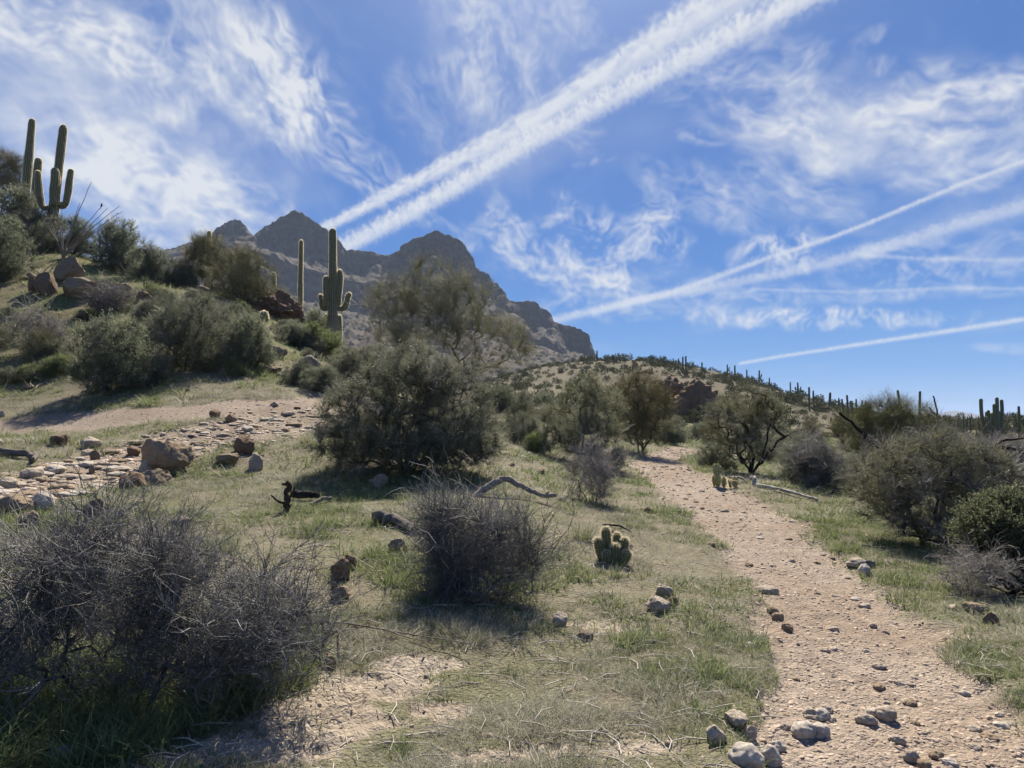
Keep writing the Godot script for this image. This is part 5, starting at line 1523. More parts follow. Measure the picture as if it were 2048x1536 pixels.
func build_shrubs() -> void:
	# the large dark bush in the middle
	plant("creosote_bush", "huge dark leafy bush between the two trails", "bush", on(Vector2(-1.812, -13.130)), {
		seed = 80, dead = 0.07, dead_size = 0.36, w = 3.1643, h = 2.2107, n = 1700, spray = "fineleaf", per = 2, size = 0.27, thick = 0.0045, most = 0.05, split = 0.016, gap = 0.3, gap_size = 1.4, stems = 9, wiggle = 0.18,
		blobs = [[-0.3, 0.34, 0, 0.2, 0.34, 0.26], [-0.05, 0.48, 0.0, 0.28, 0.42, 0.3], [0.05, 0.72, 0.0, 0.2, 0.27, 0.22], [0.25, 0.4, 0.0, 0.24, 0.42, 0.28], [0.38, 0.25, 0.08, 0.14, 0.24, 0.2], [-0.12, 0.2, 0.1, 0.38, 0.2, 0.28], [0.2, 0.15, 0.12, 0.28, 0.16, 0.24]],
		bark = Color(0.075, 0.065, 0.055), leaf = Color(0.115, 0.138, 0.092), leaf2 = Color(0.3, 0.32, 0.225)})
	# leafless grey bushes in front
	var hero := {
		seed = 81, w = 2.1, h = 1.1, n = 660, spray = "bare", per = 1, size = 0.24, thick = 0.0024, most = 0.028, split = 0.008, gap = 0.46, gap_size = 1.5, stems = 16, wiggle = 0.26, stray = 0.75, lift = 0.25, wild = 0.16,
		blobs = [[-0.3, 0.5, 0, 0.24, 0.36, 0.2], [0.0, 0.62, 0.0, 0.24, 0.36, 0.22], [0.24, 0.44, 0.0, 0.26, 0.34, 0.2], [0.44, 0.3, 0.05, 0.16, 0.2, 0.14], [0.0, 0.26, 0.0, 0.42, 0.16, 0.2]],
		bark = Color(0.07, 0.064, 0.06), leaf = Color(0.09, 0.089, 0.088), leaf2 = Color(0.235, 0.23, 0.222)}
	plant("grey_bush", "sprawling leafless grey bush filling the lower left foreground", "bush", on(Vector2(-2.216, -4.445)), hero)
	var second := hero.duplicate()
	second.merge({seed = 82, w = 1.1432, h = 0.8197, n = 360, size = 0.24, thick = 0.0024, blobs = [[-0.1, 0.6, 0, 0.3, 0.38, 0.26], [0.18, 0.5, 0.0, 0.28, 0.36, 0.24], [0.08, 0.3, 0.05, 0.42, 0.26, 0.26], [0.1, 0.14, 0.1, 0.4, 0.13, 0.24], [-0.3, 0.72, 0, 0.14, 0.16, 0.14]], leaf = Color(0.095, 0.093, 0.09), leaf2 = Color(0.24, 0.235, 0.225)}, true)
	plant("grey_bush", "rounded leafless grey bush with bright grass at its foot", "bush", on(Vector2(-0.299, -6.626)), second)
	var third := hero.duplicate()
	third.merge({seed = 83, w = 0.75, h = 0.75, n = 110, size = 0.26, thick = 0.003, stems = 9, blobs = [[0, 0.5, 0, 0.45, 0.48, 0.45]], leaf = Color(0.15, 0.14, 0.13), leaf2 = Color(0.27, 0.25, 0.23)}, true)
	var small := plant("grey_bush", "small upright grey brown bush between the centre grass and trail", "bush", on(Vector2(1.283, -12.336)), third)
	copy(small, "grey twiggy bush under the airy tree left of the trail bend", "bush", on(Vector2(1.927, -17.588)), Vector3.ONE * 0.85, 2.0)
	copy(small, "dark twiggy clump at the trail's left edge near its bend", "bush", on(Vector2(2.456, -18.240)), Vector3(0.75, 0.7, 0.75), 4.0)
	copy(small, "grey bush by the left end of the smooth upper trail", "bush", on(Vector2(-16.363, -25.876)), Vector3(2.4, 1.9, 2.2), 1.0)
	copy(small, "spindly grey bush right of the bleached fallen branch", "bush", on(Vector2(6.940, -17.088)), Vector3(1.6, 1.3, 1.6), 0.5)
	copy(small, "grey bush in front of the lower hillside rocks", "bush", on(Vector2(-17.606, -32.545)), Vector3(2.6, 1.6, 2.4), 0.2)
	copy(small, "dry bush in the grass below the bleached limb on the right", "bush", on(Vector2(4.649, -7.763)), Vector3(0.9, 0.5, 0.9), 5.0)

	# shrubs of the left slope, grown once and placed many times
	var dark := {seed = 84, dead = 0.07, dead_size = 0.45, w = 2.2, h = 1.8, n = 330, spray = "leaf", per = 3, size = 0.32, thick = 0.006, most = 0.05, split = 0.02, gap = 0.3, stems = 8,
		blobs = [[-0.18, 0.45, 0, 0.32, 0.42, 0.36], [0.2, 0.42, 0.05, 0.3, 0.4, 0.34], [0.02, 0.68, 0, 0.26, 0.3, 0.28], [0.0, 0.2, 0.0, 0.46, 0.2, 0.44]],
		bark = Color(0.07, 0.06, 0.05), leaf = Color(0.1, 0.125, 0.08), leaf2 = Color(0.225, 0.25, 0.165)}
	var a := plant("creosote_bush", "bushy dark shrub at the left slope's foot, above the smooth trail", "bush", on(Vector2(-11.528, -21.714)), dark)
	a.scale = Vector3(1.12, 1.2, 1.12)
	var dark2 := dark.duplicate()
	dark2.merge({seed = 85, n = 300, spray = "fineleaf", size = 0.36, blobs = [[-0.22, 0.4, 0, 0.28, 0.38, 0.34], [0.22, 0.5, 0.0, 0.28, 0.46, 0.32], [-0.02, 0.6, 0.1, 0.26, 0.34, 0.28], [0.0, 0.2, 0.0, 0.46, 0.2, 0.44]], leaf = Color(0.13, 0.155, 0.105), leaf2 = Color(0.27, 0.295, 0.21)}, true)
	var b := plant("creosote_bush", "wide green grey shrub right of the one above the smooth trail", "bush", on(Vector2(-10.393, -23.948)), dark2)
	b.scale = Vector3(1.25, 1.25, 1.25)
	var olive := dark.duplicate()
	olive.merge({seed = 86, h = 1.9, n = 330, spray = "needle", per = 1, size = 0.42, lift = 0.6, leaf = Color(0.19, 0.195, 0.085), leaf2 = Color(0.33, 0.32, 0.155)}, true)
	var c := plant("palo_verde_bush", "round olive shrub on the slope left of the slender saguaro", "bush", on(Vector2(-14.348, -40.000)), olive)
	c.scale = Vector3(1.6, 1.5, 1.6)
	var bright := dark.duplicate()
	bright.merge({seed = 87, w = 1.6, h = 1.1, n = 200, size = 0.3, leaf = Color(0.12, 0.155, 0.06), leaf2 = Color(0.20, 0.245, 0.10)}, true)
	var d := plant("brittlebush", "light green shrub beside the large saguaro's foot", "bush", on(Vector2(-8.600, -32.917)), bright)
	d.scale = Vector3(1.3, 1.2, 1.3)
	var protos := [a, b, c, d]
	var nominal := [Vector2(2.2, 1.8), Vector2(2.2, 1.8), Vector2(2.2, 1.9), Vector2(1.6, 1.1)]
	rng.seed = 88
	# [kind, place, width, height, label]
	for e in [[0, Vector2(-8.745, -25.069), 2.09, 1.87, "dark shrub right of the wide green grey one, mid slope"],
		[1, Vector2(-10.430, -26.791), 2.14, 1.61, "green shrub squeezed above the wide green grey one"],
		[0, Vector2(-25.656, -37.000), 3.72, 3.23, "dark bush at the left edge under the crest"],
		[0, Vector2(-30.744, -46.000), 4.02, 3.71, "dark tall bush below the two plain saguaros"],
		[1, Vector2(-28.085, -43.000), 2.60, 2.31, "mid green bush left of the four armed saguaro's base"],
		[0, Vector2(-27.304, -46.500), 2.81, 2.50, "dark bush filling behind the ocotillo"],
		[0, Vector2(-22.616, -43.000), 3.17, 3.17, "dark bush on the crest with twigs against the sky"],
		[0, Vector2(-19.897, -41.000), 2.47, 2.20, "black green bush right of the crest's twiggy one"],
		[0, Vector2(-18.543, -42.000), 1.97, 1.41, "dark bush tucked left of the crest palo verde"],
		[1, Vector2(-14.412, -47.000), 2.83, 1.88, "green bush below the slender saguaro"],
		[0, Vector2(-11.417, -44.000), 2.64, 2.05, "dark bush left of the large saguaro's trunk"],
		[1, Vector2(-14.162, -42.000), 3.09, 1.69, "grey green bush on top of the rust red outcrop"],
		[0, Vector2(-5.758, -22.866), 1.37, 0.84, "dark shrub at the right end of the smooth trail"],
		[1, Vector2(-6.462, -29.095), 1.74, 1.35, "grey green shrub left of the huge dark bush's top"],
		[3, Vector2(-8.670, -23.524), 0.69, 0.56, "pale green tuft shrub right of the wide slope shrub"],
		[0, Vector2(-9.845, -34.000), 1.81, 1.00, "dark shrub behind the right end of the slope grass"],
		[1, Vector2(-6.675, -33.000), 2.42, 1.32, "grey bush behind the huge dark bush, upper left"],
		[0, Vector2(-6.199, -36.000), 2.63, 1.91, "dark bush behind the huge dark bush's crown"],
		[1, Vector2(0.281, -20.211), 1.20, 0.94, "grey shrub right of the huge dark bush"],
		[0, Vector2(1.942, -48.000), 2.23, 1.59, "dark shrub on the flat below the far hill's left end"],
		[3, Vector2(0.642, -19.028), 0.75, 0.58, "light green shrub between the huge bush and the airy tree"],
		[0, Vector2(7.108, -34.000), 1.57, 1.12, "dark shrub right of the olive tree on the trail bend"],
		[1, Vector2(5.791, -21.871), 1.01, 0.81, "shrub left of the dark trunked tree, behind the prickly pear"],
		[0, Vector2(6.966, -17.723), 1.52, 1.11, "dark green shrub right of the dark trunked tree"],
		[1, Vector2(9.803, -26.000), 1.55, 1.37, "olive shrub behind the bleached fallen branch"],
		[2, Vector2(13.109, -33.000), 1.53, 1.53, "yellow green broom like shrub beyond the dark trunked tree"],
		[0, Vector2(8.119, -18.082), 1.07, 0.83, "dark shrub between the bough and the tangled thicket"],
		[1, Vector2(23.171, -40.000), 2.38, 1.32, "grey green bush beyond the snag"],
		[0, Vector2(10.451, -42.000), 1.67, 1.00, "small dark bush where the far trail fades"],
		[3, Vector2(-16.756, -34.808), 1.07, 0.70, "light green shrub below the crest's black green bush"],
		[3, Vector2(-17.800, -31.558), 1.27, 0.51, "low green shrub below the hillside rocks"],
		[1, Vector2(-28.413, -44.545), 3.59, 2.40, "green brown bush above the left hillside boulders"],
		[0, Vector2(-9.359, -32.334), 1.73, 0.99, "dark shrub under the rust red outcrop"],
		[1, Vector2(-12.813, -31.227), 2.30, 1.25, "grey green shrub below the olive crest tree"],
		[3, Vector2(-14.410, -23.823), 1.11, 0.63, "low bright shrub beside the bushy dark slope shrub"],
		[1, Vector2(-13.535, -28.788), 2.11, 1.23, "dull green shrub mid slope above the dark ones"]]:
		var k: int = e[0]
		copy(protos[k], e[4], "bush", on(e[1], -0.05), Vector3(e[2] / nominal[k].x, e[3] / nominal[k].y, e[2] / nominal[k].x), rf(0, TAU))
	# the many small ones between
	for i in 105:
		var far := rf(22.0, 50.0)
		var q := rf(-1.15, -0.2)
		var p := Vector2(q * far, -far)
		if band(upper, "upper", p.x, p.y) > 0.0 or band(stony, "stony", p.x, p.y) > 0.0:
			continue
		var s := rf(0.25, 0.6)
		var k := rng.randi_range(0, 3)
		copy(protos[k], ["low dark leaved", "low grey green fine leaved", "low olive broom like", "low light green"][k] + " shrub among the stones of the left slope", "bush", on(p, -0.05), Vector3(s, s * rf(0.7, 1.0), s), rf(0, TAU), "low shrubs on the left slope")
	for i in 60:
		var far := rf(24.0, 62.0)
		var q := rf(-0.02, 0.72)
		var p := Vector2(q * far, -far)
		if band(trail, "trail", p.x, p.y) > 0.0 or (q < 0.3 and q > 0.1 and far < 36.0) or q > 0.58:
			continue
		var s := rf(0.4, 0.85)
		var k: int = [0, 1, 2, 1][rng.randi_range(0, 3)]
		copy(protos[k], ["dark leaved", "grey green fine leaved", "olive broom like"][k] + " shrub on the flat beyond the trail bend", "bush", on(p, -0.05), Vector3(s, s * rf(0.7, 1.1), s), rf(0, TAU), "shrubs on the flat beyond the trail")

	# ocotillo: thorny wands from one foot, and the bird on it
	rng.seed = 91
	var foot := on(Vector2(-25.514, -42.303))
	var unit := 46.0 / 1507.0
	var oc := thing("ocotillo", "leafless ocotillo with long thin wands below the four armed saguaro", "shrub", foot)
	var perch := Vector3.ZERO
	for t in [[180, -143, 0.3], [203, -98, -0.2], [196, -97, 0.1], [232, -98, 0.2], [228, -93, -0.3], [232, -77, 0.2], [104, -75, 0.3], [93, -62, -0.3], [120, -112, 0.6], [140, -90, -0.6], [112, -100, -0.4], [160, -80, 0.5], [98, -85, 0.5], [150, -108, -0.2]]:
		var tip := Vector3((t[0] - 126) * unit, -t[1] * unit, t[2])
		var s := Shape.new()
		var pts := PackedVector3Array(); var rad := PackedFloat32Array()
		for i in 12:
			var u := i / 11.0
			pts.push_back(Vector3(tip.x * pow(u, 1.25), tip.y * u, tip.z * u) + rv() * 0.025)
			rad.push_back(0.036 * (1.0 - 0.65 * u))
		s.tube(pts, rad, 5, Color(0.19, 0.165, 0.13))
		put("wand", s.mesh(), mats.twig, oc)
		if t[0] == 196:
			perch = foot + tip
	build_bird(perch)

func build_bird(at: Vector3) -> void:
	var root := thing("bird", "tiny dark bird perched on an ocotillo wand tip", "bird", at)
	var s := Shape.new()
	var k := 10
	# body, neck and head in one lathe, upright
	var prof := [[0.0, 0.0], [0.03, 0.02], [0.052, 0.06], [0.056, 0.10], [0.042, 0.145], [0.032, 0.165], [0.036, 0.19], [0.028, 0.215], [0.001, 0.225]]
	for p in prof:
		for j in k:
			var a := TAU * j / k
			s.v.push_back(Vector3(cos(a) * p[0], p[1], -sin(a) * p[0]) + Vector3(0.12 * p[1], 0.01, 0))
			s.c.push_back(Color(0.03, 0.025, 0.025).lerp(Color(0.2, 0.03, 0.025), smoothstep(0.1, 0.17, p[1])))
	s.grid(k, prof.size(), true)
	s.smooth()
	put("body", s.mesh(), mats.twig, root)
	var t := Shape.new()
	t.quad(Vector3(-0.02, 0.05, -0.015), Vector3(-0.02, 0.05, 0.015), Vector3(-0.06, -0.11, 0.02), Vector3(-0.06, -0.11, -0.02), Color(0.03, 0.028, 0.028))
	t.quad(Vector3(-0.03, 0.05, -0.015), Vector3(-0.07, -0.11, -0.02), Vector3(-0.07, -0.11, 0.02), Vector3(-0.03, 0.05, 0.015), Color(0.03, 0.028, 0.028))
	put("tail", t.mesh(), mats.twig, root)
	var b := Shape.new()
	b.tube(PackedVector3Array([Vector3(0.05, 0.2, 0), Vector3(0.085, 0.195, 0)]), PackedFloat32Array([0.01, 0.001]), 6, Color(0.1, 0.08, 0.05))
	put("beak", b.mesh(), mats.twig, root)

func build_rocks() -> void:
	rng.seed = 101
	# [name, kind, variant, stone, place, width, height, label]
	for e in [["boulder", "block", 0, "tan", Vector2(-5.910, -13.030), 0.903, 0.774, "largest boulder, tan with dark edges, beside the left stony trail"],
		["rock", "block", 1, "brown", Vector2(-5.035, -14.263), 0.515, 0.424, "brown wedge of rock at the stony trail's edge, right of the largest boulder"],
		["rock", "block", 2, "pale", Vector2(-4.487, -13.221), 0.312, 0.327, "pale block in the grass below the brown wedge rock"],
		["rock", "block", 3, "brown", Vector2(-7.038, -14.045), 0.312, 0.232, "small brown stone just left of the largest boulder"],
		["rock", "round", 0, "pale", Vector2(-6.215, -12.859), 0.232, 0.255, "pale stone touching the largest boulder's left foot"],
		["rock", "block", 4, "brown", Vector2(-7.327, -13.296), 0.221, 0.242, "upper of two small brown stones standing on the stony trail"],
		["rock", "block", 5, "tan", Vector2(-6.912, -12.447), 0.155, 0.185, "lower of two small brown stones standing on the stony trail"],
		["rock", "block", 0, "brown", Vector2(-8.830, -14.764), 0.472, 0.269, "brown slab at the grassy far edge of the stony trail"],
		["rock", "round", 1, "pale", Vector2(-8.123, -14.585), 0.486, 0.217, "flat pale stone on the far edge of the stony trail"],
		["rock", "block", 2, "tan", Vector2(-5.729, -8.777), 0.449, 0.260, "broad tan slab in the grass at the left edge"],
		["rock", "round", 2, "white", Vector2(-5.589, -9.052), 0.288, 0.238, "white rock right of the broad tan slab"],
		["rock", "block", 3, "tan", Vector2(-5.204, -8.214), 0.249, 0.229, "tan rock in the weeds below the broad tan slab"],
		["rock", "round", 3, "pale", Vector2(-7.338, -11.580), 0.353, 0.210, "rounded pale stone on the stony trail near the grey log"],
		["rock", "round", 4, "pale", Vector2(-7.133, -10.729), 0.327, 0.159, "pale flat stone at the left edge below the grey log"],
		["rock", "block", 4, "tan", Vector2(-5.618, -11.965), 0.547, 0.296, "tan flat rock sunk in weeds below the largest boulder"],
		["rock", "block", 5, "brown", Vector2(-5.474, -10.898), 0.498, 0.305, "brown half buried rock below the stony trail's middle"],
		["rock", "block", 1, "brown", Vector2(-4.904, -8.897), 0.270, 0.249, "brown rock among weeds above the foreground bush"],
		["rock", "block", 0, "tan", Vector2(-5.111, -13.599), 0.434, 0.247, "tan flat stone in the grass between boulder and pale block"],
		["rock", "block", 2, "tan", Vector2(-2.050, -11.776), 0.310, 0.252, "pinkish stone in grass below the huge dark bush"],
		["rock", "block", 3, "brown", Vector2(-1.538, -6.871), 0.208, 0.236, "jagged brown rock leaning in the grass between the grey bushes"],
		["rock", "block", 1, "brown", Vector2(-1.549, -7.229), 0.199, 0.166, "brown rock propped behind the jagged leaning one"],
		["rock", "block", 4, "tan", Vector2(-1.528, -6.563), 0.072, 0.075, "little stone at the foot of the jagged leaning rock"],
		["rock", "block", 5, "brown", Vector2(1.274, -6.795), 0.121, 0.094, "left of two dark brown stones in the dry grass"],
		["rock", "block", 2, "brown", Vector2(1.428, -6.789), 0.102, 0.078, "right of two dark brown stones in the dry grass"],
		["rock", "round", 5, "pale", Vector2(2.543, -7.623), 0.230, 0.087, "broad flat pale stone on the dirt trail's left side"],
		["rock", "round", 0, "pale", Vector2(4.084, -9.059), 0.237, 0.104, "pale stone at the trail's right edge beside a grey one"],
		["rock", "block", 3, "grey", Vector2(4.215, -9.010), 0.211, 0.103, "dark grey flat stone at the trail's right edge"],
		["rock", "round", 2, "white", Vector2(3.997, -8.658), 0.179, 0.128, "white stone just below the grey flat one at the trail edge"],
		["rock", "block", 0, "tan", Vector2(4.225, -6.975), 0.220, 0.125, "tan rock in the green grass near the right edge"],
		["rock", "block", 4, "brown", Vector2(4.086, -6.541), 0.152, 0.128, "brown rock in the green grass, lower right of the tan one"],
		["rock", "block", 1, "pale", Vector2(4.094, -7.109), 0.107, 0.058, "small pale stone left of the tan rock in green grass"],
		["rock", "block", 2, "brown", Vector2(5.311, -8.740), 0.132, 0.114, "small brown stone in the grass below the burnt shrub"],
		["rock", "round", 1, "white", Vector2(1.592, -4.213), 0.149, 0.089, "largest white knob of the cluster standing on the dirt trail"],
		["rock", "round", 3, "white", Vector2(1.680, -4.208), 0.111, 0.088, "white knob pressed against the largest one's right side"],
		["rock", "round", 4, "white", Vector2(1.797, -4.475), 0.119, 0.069, "white knob at the back of the trail cluster"],
		["rock", "round", 0, "pale", Vector2(1.740, -4.506), 0.098, 0.058, "low pale knob at the back left of the trail cluster"],
		["rock", "round", 5, "pale", Vector2(1.823, -4.424), 0.048, 0.036, "tiny knob at the right of the trail cluster"],
		["rock", "round", 2, "pale", Vector2(2.030, -4.428), 0.114, 0.065, "left stone of the pale row right of the trail cluster"],
		["rock", "round", 3, "white", Vector2(2.138, -4.557), 0.093, 0.052, "back stone of the pale row right of the trail cluster"],
		["rock", "round", 1, "pale", Vector2(2.174, -4.488), 0.128, 0.080, "right stone of the pale row right of the trail cluster"],
		["rock", "round", 0, "white", Vector2(1.143, -3.784), 0.169, 0.104, "big white limestone lump at the bottom edge left of the trail"],
		["rock", "round", 4, "white", Vector2(1.286, -3.860), 0.107, 0.106, "tall white limestone lump at the trail's very lower left"],
		["rock", "round", 5, "white", Vector2(1.379, -4.010), 0.076, 0.071, "small limestone lump above the tall white one"],
		["rock", "block", 3, "pale", Vector2(1.228, -4.256), 0.150, 0.083, "pale limestone ledge in the grass left of the trail"],
		["rock", "block", 4, "pale", Vector2(1.281, -4.162), 0.096, 0.087, "pale limestone block beside the ledge left of the trail"],
		["rock", "block", 5, "pale", Vector2(1.049, -3.981), 0.119, 0.096, "pale limestone block sunk in grass, lower left of the ledge"],
		["rock", "round", 2, "tan", Vector2(2.320, -6.818), 0.122, 0.078, "upper of three tan cobbles at the trail's left side"],
		["rock", "round", 3, "tan", Vector2(2.297, -6.614), 0.109, 0.086, "middle of three tan cobbles at the trail's left side"],
		["rock", "round", 4, "tan", Vector2(2.253, -6.280), 0.103, 0.072, "lowest of three tan cobbles at the trail's left side"],
		["rock", "round", 1, "pale", Vector2(3.078, -6.536), 0.063, 0.043, "single pale cobble right of the trail's middle"],
		["rock", "round", 0, "pale", Vector2(1.999, -3.880), 0.079, 0.056, "pale cobble in the lower right corner of the trail"],
		["rock", "round", 2, "pale", Vector2(2.038, -4.094), 0.083, 0.046, "flat cobble above the lower right corner cobble"],
		["rock", "round", 3, "tan", Vector2(2.014, -3.778), 0.087, 0.061, "tan cobble at the bottom right of the trail"],
		["rock", "round", 5, "tan", Vector2(2.146, -3.918), 0.074, 0.051, "tan cobble right of the pale corner cobble"],
		["rock", "block", 0, "grey", Vector2(-2.176, -3.765), 0.133, 0.134, "grey rock in weeds at the bottom left corner"],
		["rock", "round", 1, "grey", Vector2(-2.518, -3.862), 0.089, 0.056, "small grey stone at the left edge under the bush"],
		["rock", "block", 1, "tan", Vector2(0.591, -15.165), 0.210, 0.150, "small tan block alone in grass right of the huge bush"],
		["boulder", "block", 2, "brown", Vector2(-21.731, -34.816), 1.126, 1.224, "blocky brown boulder on the left hillside under the dark bush"],
		["boulder", "block", 3, "brown", Vector2(-22.436, -34.966), 0.639, 0.937, "narrow boulder left of the blocky brown one on the hillside"],
		["boulder", "block", 4, "tan", Vector2(-22.313, -37.647), 1.749, 1.514, "slanted pale boulder under the ocotillo's foot"],
		["boulder", "block", 5, "tan", Vector2(-20.257, -35.015), 1.871, 0.996, "long flat boulder below the slanted pale one"],
		["boulder", "block", 0, "brown", Vector2(-18.535, -35.308), 0.993, 0.887, "brown boulder right of the long flat one on the hillside"],
		["boulder", "block", 1, "brown", Vector2(-18.166, -33.160), 1.304, 0.998, "squat brown boulder below the long flat one on the hillside"],
		["boulder", "block", 2, "tan", Vector2(-15.150, -35.419), 0.846, 0.593, "upper tan block of the ledge below the crest tree"],
		["boulder", "block", 3, "tan", Vector2(-15.726, -37.935), 0.907, 0.572, "right tan block of the ledge below the crest tree"],
		["boulder", "block", 4, "brown", Vector2(-14.262, -34.058), 0.718, 0.513, "lower brown block of the ledge below the crest tree"],
		["boulder", "block", 5, "brown", Vector2(-16.458, -33.510), 0.942, 0.729, "brown boulder under the light green hillside shrub"],
		["boulder", "block", 0, "tan", Vector2(-8.708, -28.168), 0.631, 0.563, "tan boulder in grass below the rust red outcrop"],
		["boulder", "block", 2, "grey", Vector2(-7.373, -27.563), 1.078, 0.734, "dark grey slab by the shrubs at the slope's right foot"],
		["boulder", "block", 3, "tan", Vector2(-7.973, -25.013), 0.699, 0.291, "flat stone row on the grassy slope below the tan boulder"],
		["boulder", "block", 4, "rust", Vector2(-11.883, -41.000), 0.862, 1.369, "leaning rusty slab at the outcrop's right end"]]:
		rock(e[0], e[1], e[2], e[3], e[4], e[5], e[6], e[7], "", -1.0, 0.22)
	for e in [["wide rust red outcrop with a mossy cap on the left slope", Vector2(-12.620, -40.000), 2.8074, 2.0855, 411, 1.0], ["dark rusty rock flank right of the wide outcrop", Vector2(-11.828, -41.000), 1.2047, 1.6427, 412, 0.4]]:
		var oc := put("outcrop", stone(4, 14, 0.6, 0.28, e[4], true), mats.rust)
		oc.scale = Vector3(e[2], e[3], e[2] * 0.8)
		oc.position = on(e[1], e[3] * 0.22)
		oc.rotation.y = e[5]
		tag(oc, e[0], "outcrop")
	rng.seed = 102
	# cobbles bedded in the stony trail on the left
	var n := 0
	while n < 150:
		var i := rng.randi_range(0, stony.size() - 2)
		var c: Vector3 = stony[i].lerp(stony[i + 1], rf(0, 1))
		var p := Vector2(c.x + rf(-1, 1) * c.z * 0.95, c.y + rf(-1, 1) * c.z * 0.95)
		if p.x < p.y * 0.75 or along(stony, p.x, p.y) > 1.0:
			continue
		n += 1
		var s := rf(0.14, 0.28) if rf(0, 1) < 0.6 else rf(0.26, 0.44)
		var tone: String = ["pale", "pale", "white", "tan"][rng.randi_range(0, 3)]
		rock("cobble", "round", rng.randi_range(0, 5), tone, p, s, s * rf(0.2, 0.34), tone + " rounded stone bedded in the stony trail on the left", "stones of the left stony trail", -1.0, 0.46)
	n = 0
	# and those along the dirt trail on the right
	while n < 110:
		var i := rng.randi_range(0, trail.size() - 2)
		var c: Vector3 = trail[i].lerp(trail[i + 1], rf(0, 1))
		var p := Vector2(c.x + rf(-1, 1) * c.z * 1.05, c.y + rf(-1, 1) * c.z)
		if p.y > -3.2 or p.y < -24.0:
			continue
		n += 1
		var s := rf(0.035, 0.085) * (1.0 + 0.05 * -p.y)
		var tone: String = ["pale", "pale", "white", "tan"][rng.randi_range(0, 3)]
		rock("cobble", "round", rng.randi_range(0, 5), tone, p, s, s * rf(0.35, 0.5), "small " + tone + " stone bedded in the dirt trail on the right", "stones of the right dirt trail", -1.0, 0.42)
	n = 0
	while n < 75:      # loose stones in the grass and on the slope
		var far := rf(5.0, 40.0)
		var q := rf(-0.72, 0.0 if far > 14.0 else 0.25)
		var p := Vector2(q * far, -far)
		if band(trail, "trail", p.x, p.y) > 0.2 or broad.get_noise_2d(p.x * 30.0, p.y * 30.0) < -0.1:
			continue
		n += 1
		var s := rf(0.07, 0.22) * (1.0 + 0.03 * far)
		var tone: String = ["tan", "brown", "tan", "pale", "pale"][rng.randi_range(0, 4)]
		rock("rock", "block", rng.randi_range(0, 5), tone, p, s, s * rf(0.45, 0.75), "loose " + tone + " stone lying in the grass left of the dirt trail", "loose stones in the grass", -1.0, 0.25)
	# gravel too small to count
	var where := [[], [], [], [], []]; var cols := [[], [], [], [], []]
	for i in 26000:
		var far := 3.0 * pow(10.0, rf(0, 1))
		var q := rf(-0.75, 0.8)
		var p := Vector2(q * far, -far)
		var t := maxf(band(trail, "trail", p.x, p.y), maxf(band(stony, "stony", p.x, p.y), 0.5 * band(upper, "upper", p.x, p.y)))
		if t < 0.3 and rf(0, 1) > 0.10 + 0.1 * (slab(p.x, p.y) if far < 12.0 else 0.0):
			continue
		var k := rng.randi_range(0, 4)
		var s := rf(0.010, 0.036) * (0.75 + 0.05 * far) * (1.6 if rf(0, 1) < 0.12 else 1.0)
		where[k].push_back(Transform3D(Basis.from_euler(Vector3(rf(-0.4, 0.4), rf(0, TAU), rf(-0.4, 0.4))) * Basis.from_scale(Vector3(s, s * rf(0.35, 0.7), s * rf(0.6, 1.0))), on(p, -s * 0.04)))
		cols[k].push_back(Color(0.42, 0.35, 0.275).lerp(Color(0.31, 0.24, 0.18), rf(0, 1)) * rf(0.8, 1.2))
	for i in 1300:      # broken flat pieces in the stony trail
		var j := rng.randi_range(0, stony.size() - 2)
		var c: Vector3 = stony[j].lerp(stony[j + 1], rf(0, 1))
		var p := Vector2(c.x + rf(-1, 1) * c.z * 1.1, c.y + rf(-1, 1) * c.z * 1.1)
		var k := rng.randi_range(0, 4)
		var s := rf(0.05, 0.2)
		where[k].push_back(Transform3D(Basis.from_euler(Vector3(rf(-0.15, 0.15), rf(0, TAU), rf(-0.15, 0.15))) * Basis.from_scale(Vector3(s, s * rf(0.25, 0.45), s * rf(0.6, 1.0))), on(p, -s * 0.04)))
		cols[k].push_back(Color(0.47, 0.39, 0.31).lerp(Color(0.34, 0.265, 0.20), rf(0, 1)) * rf(0.85, 1.15))
	for i in 3600:
		var j := rng.randi_range(0, trail.size() - 2)
		var c: Vector3 = trail[j].lerp(trail[j + 1], rf(0, 1))
		var p := Vector2(c.x + rf(-1, 1) * c.z * 1.1, c.y + rf(-1, 1) * c.z * 0.7)
		if p.y > -2.8 or fine.get_noise_2d(p.x * 25.0, p.y * 25.0) + rf(-0.35, 0.35) < -0.12:
			continue
		var far := -p.y
		var k := rng.randi_range(0, 4)
		var s := rf(0.014, 0.05) * (0.7 + 0.06 * far)
		where[k].push_back(Transform3D(Basis.from_euler(Vector3(rf(-0.3, 0.3), rf(0, TAU), rf(-0.3, 0.3))) * Basis.from_scale(Vector3(s, s * rf(0.3, 0.5), s * rf(0.6, 1.0))), on(p, -s * 0.04)))
		cols[k].push_back(Color(0.468, 0.380, 0.292).lerp(Color(0.374, 0.292, 0.222), rf(0, 1)) * rf(0.85, 1.2))
	var gm := leafy("gravel_stone", 0.0, 0.95)
	for k in 5:
		scatter("gravel", rocks.bit[k], gm, where[k], cols[k])

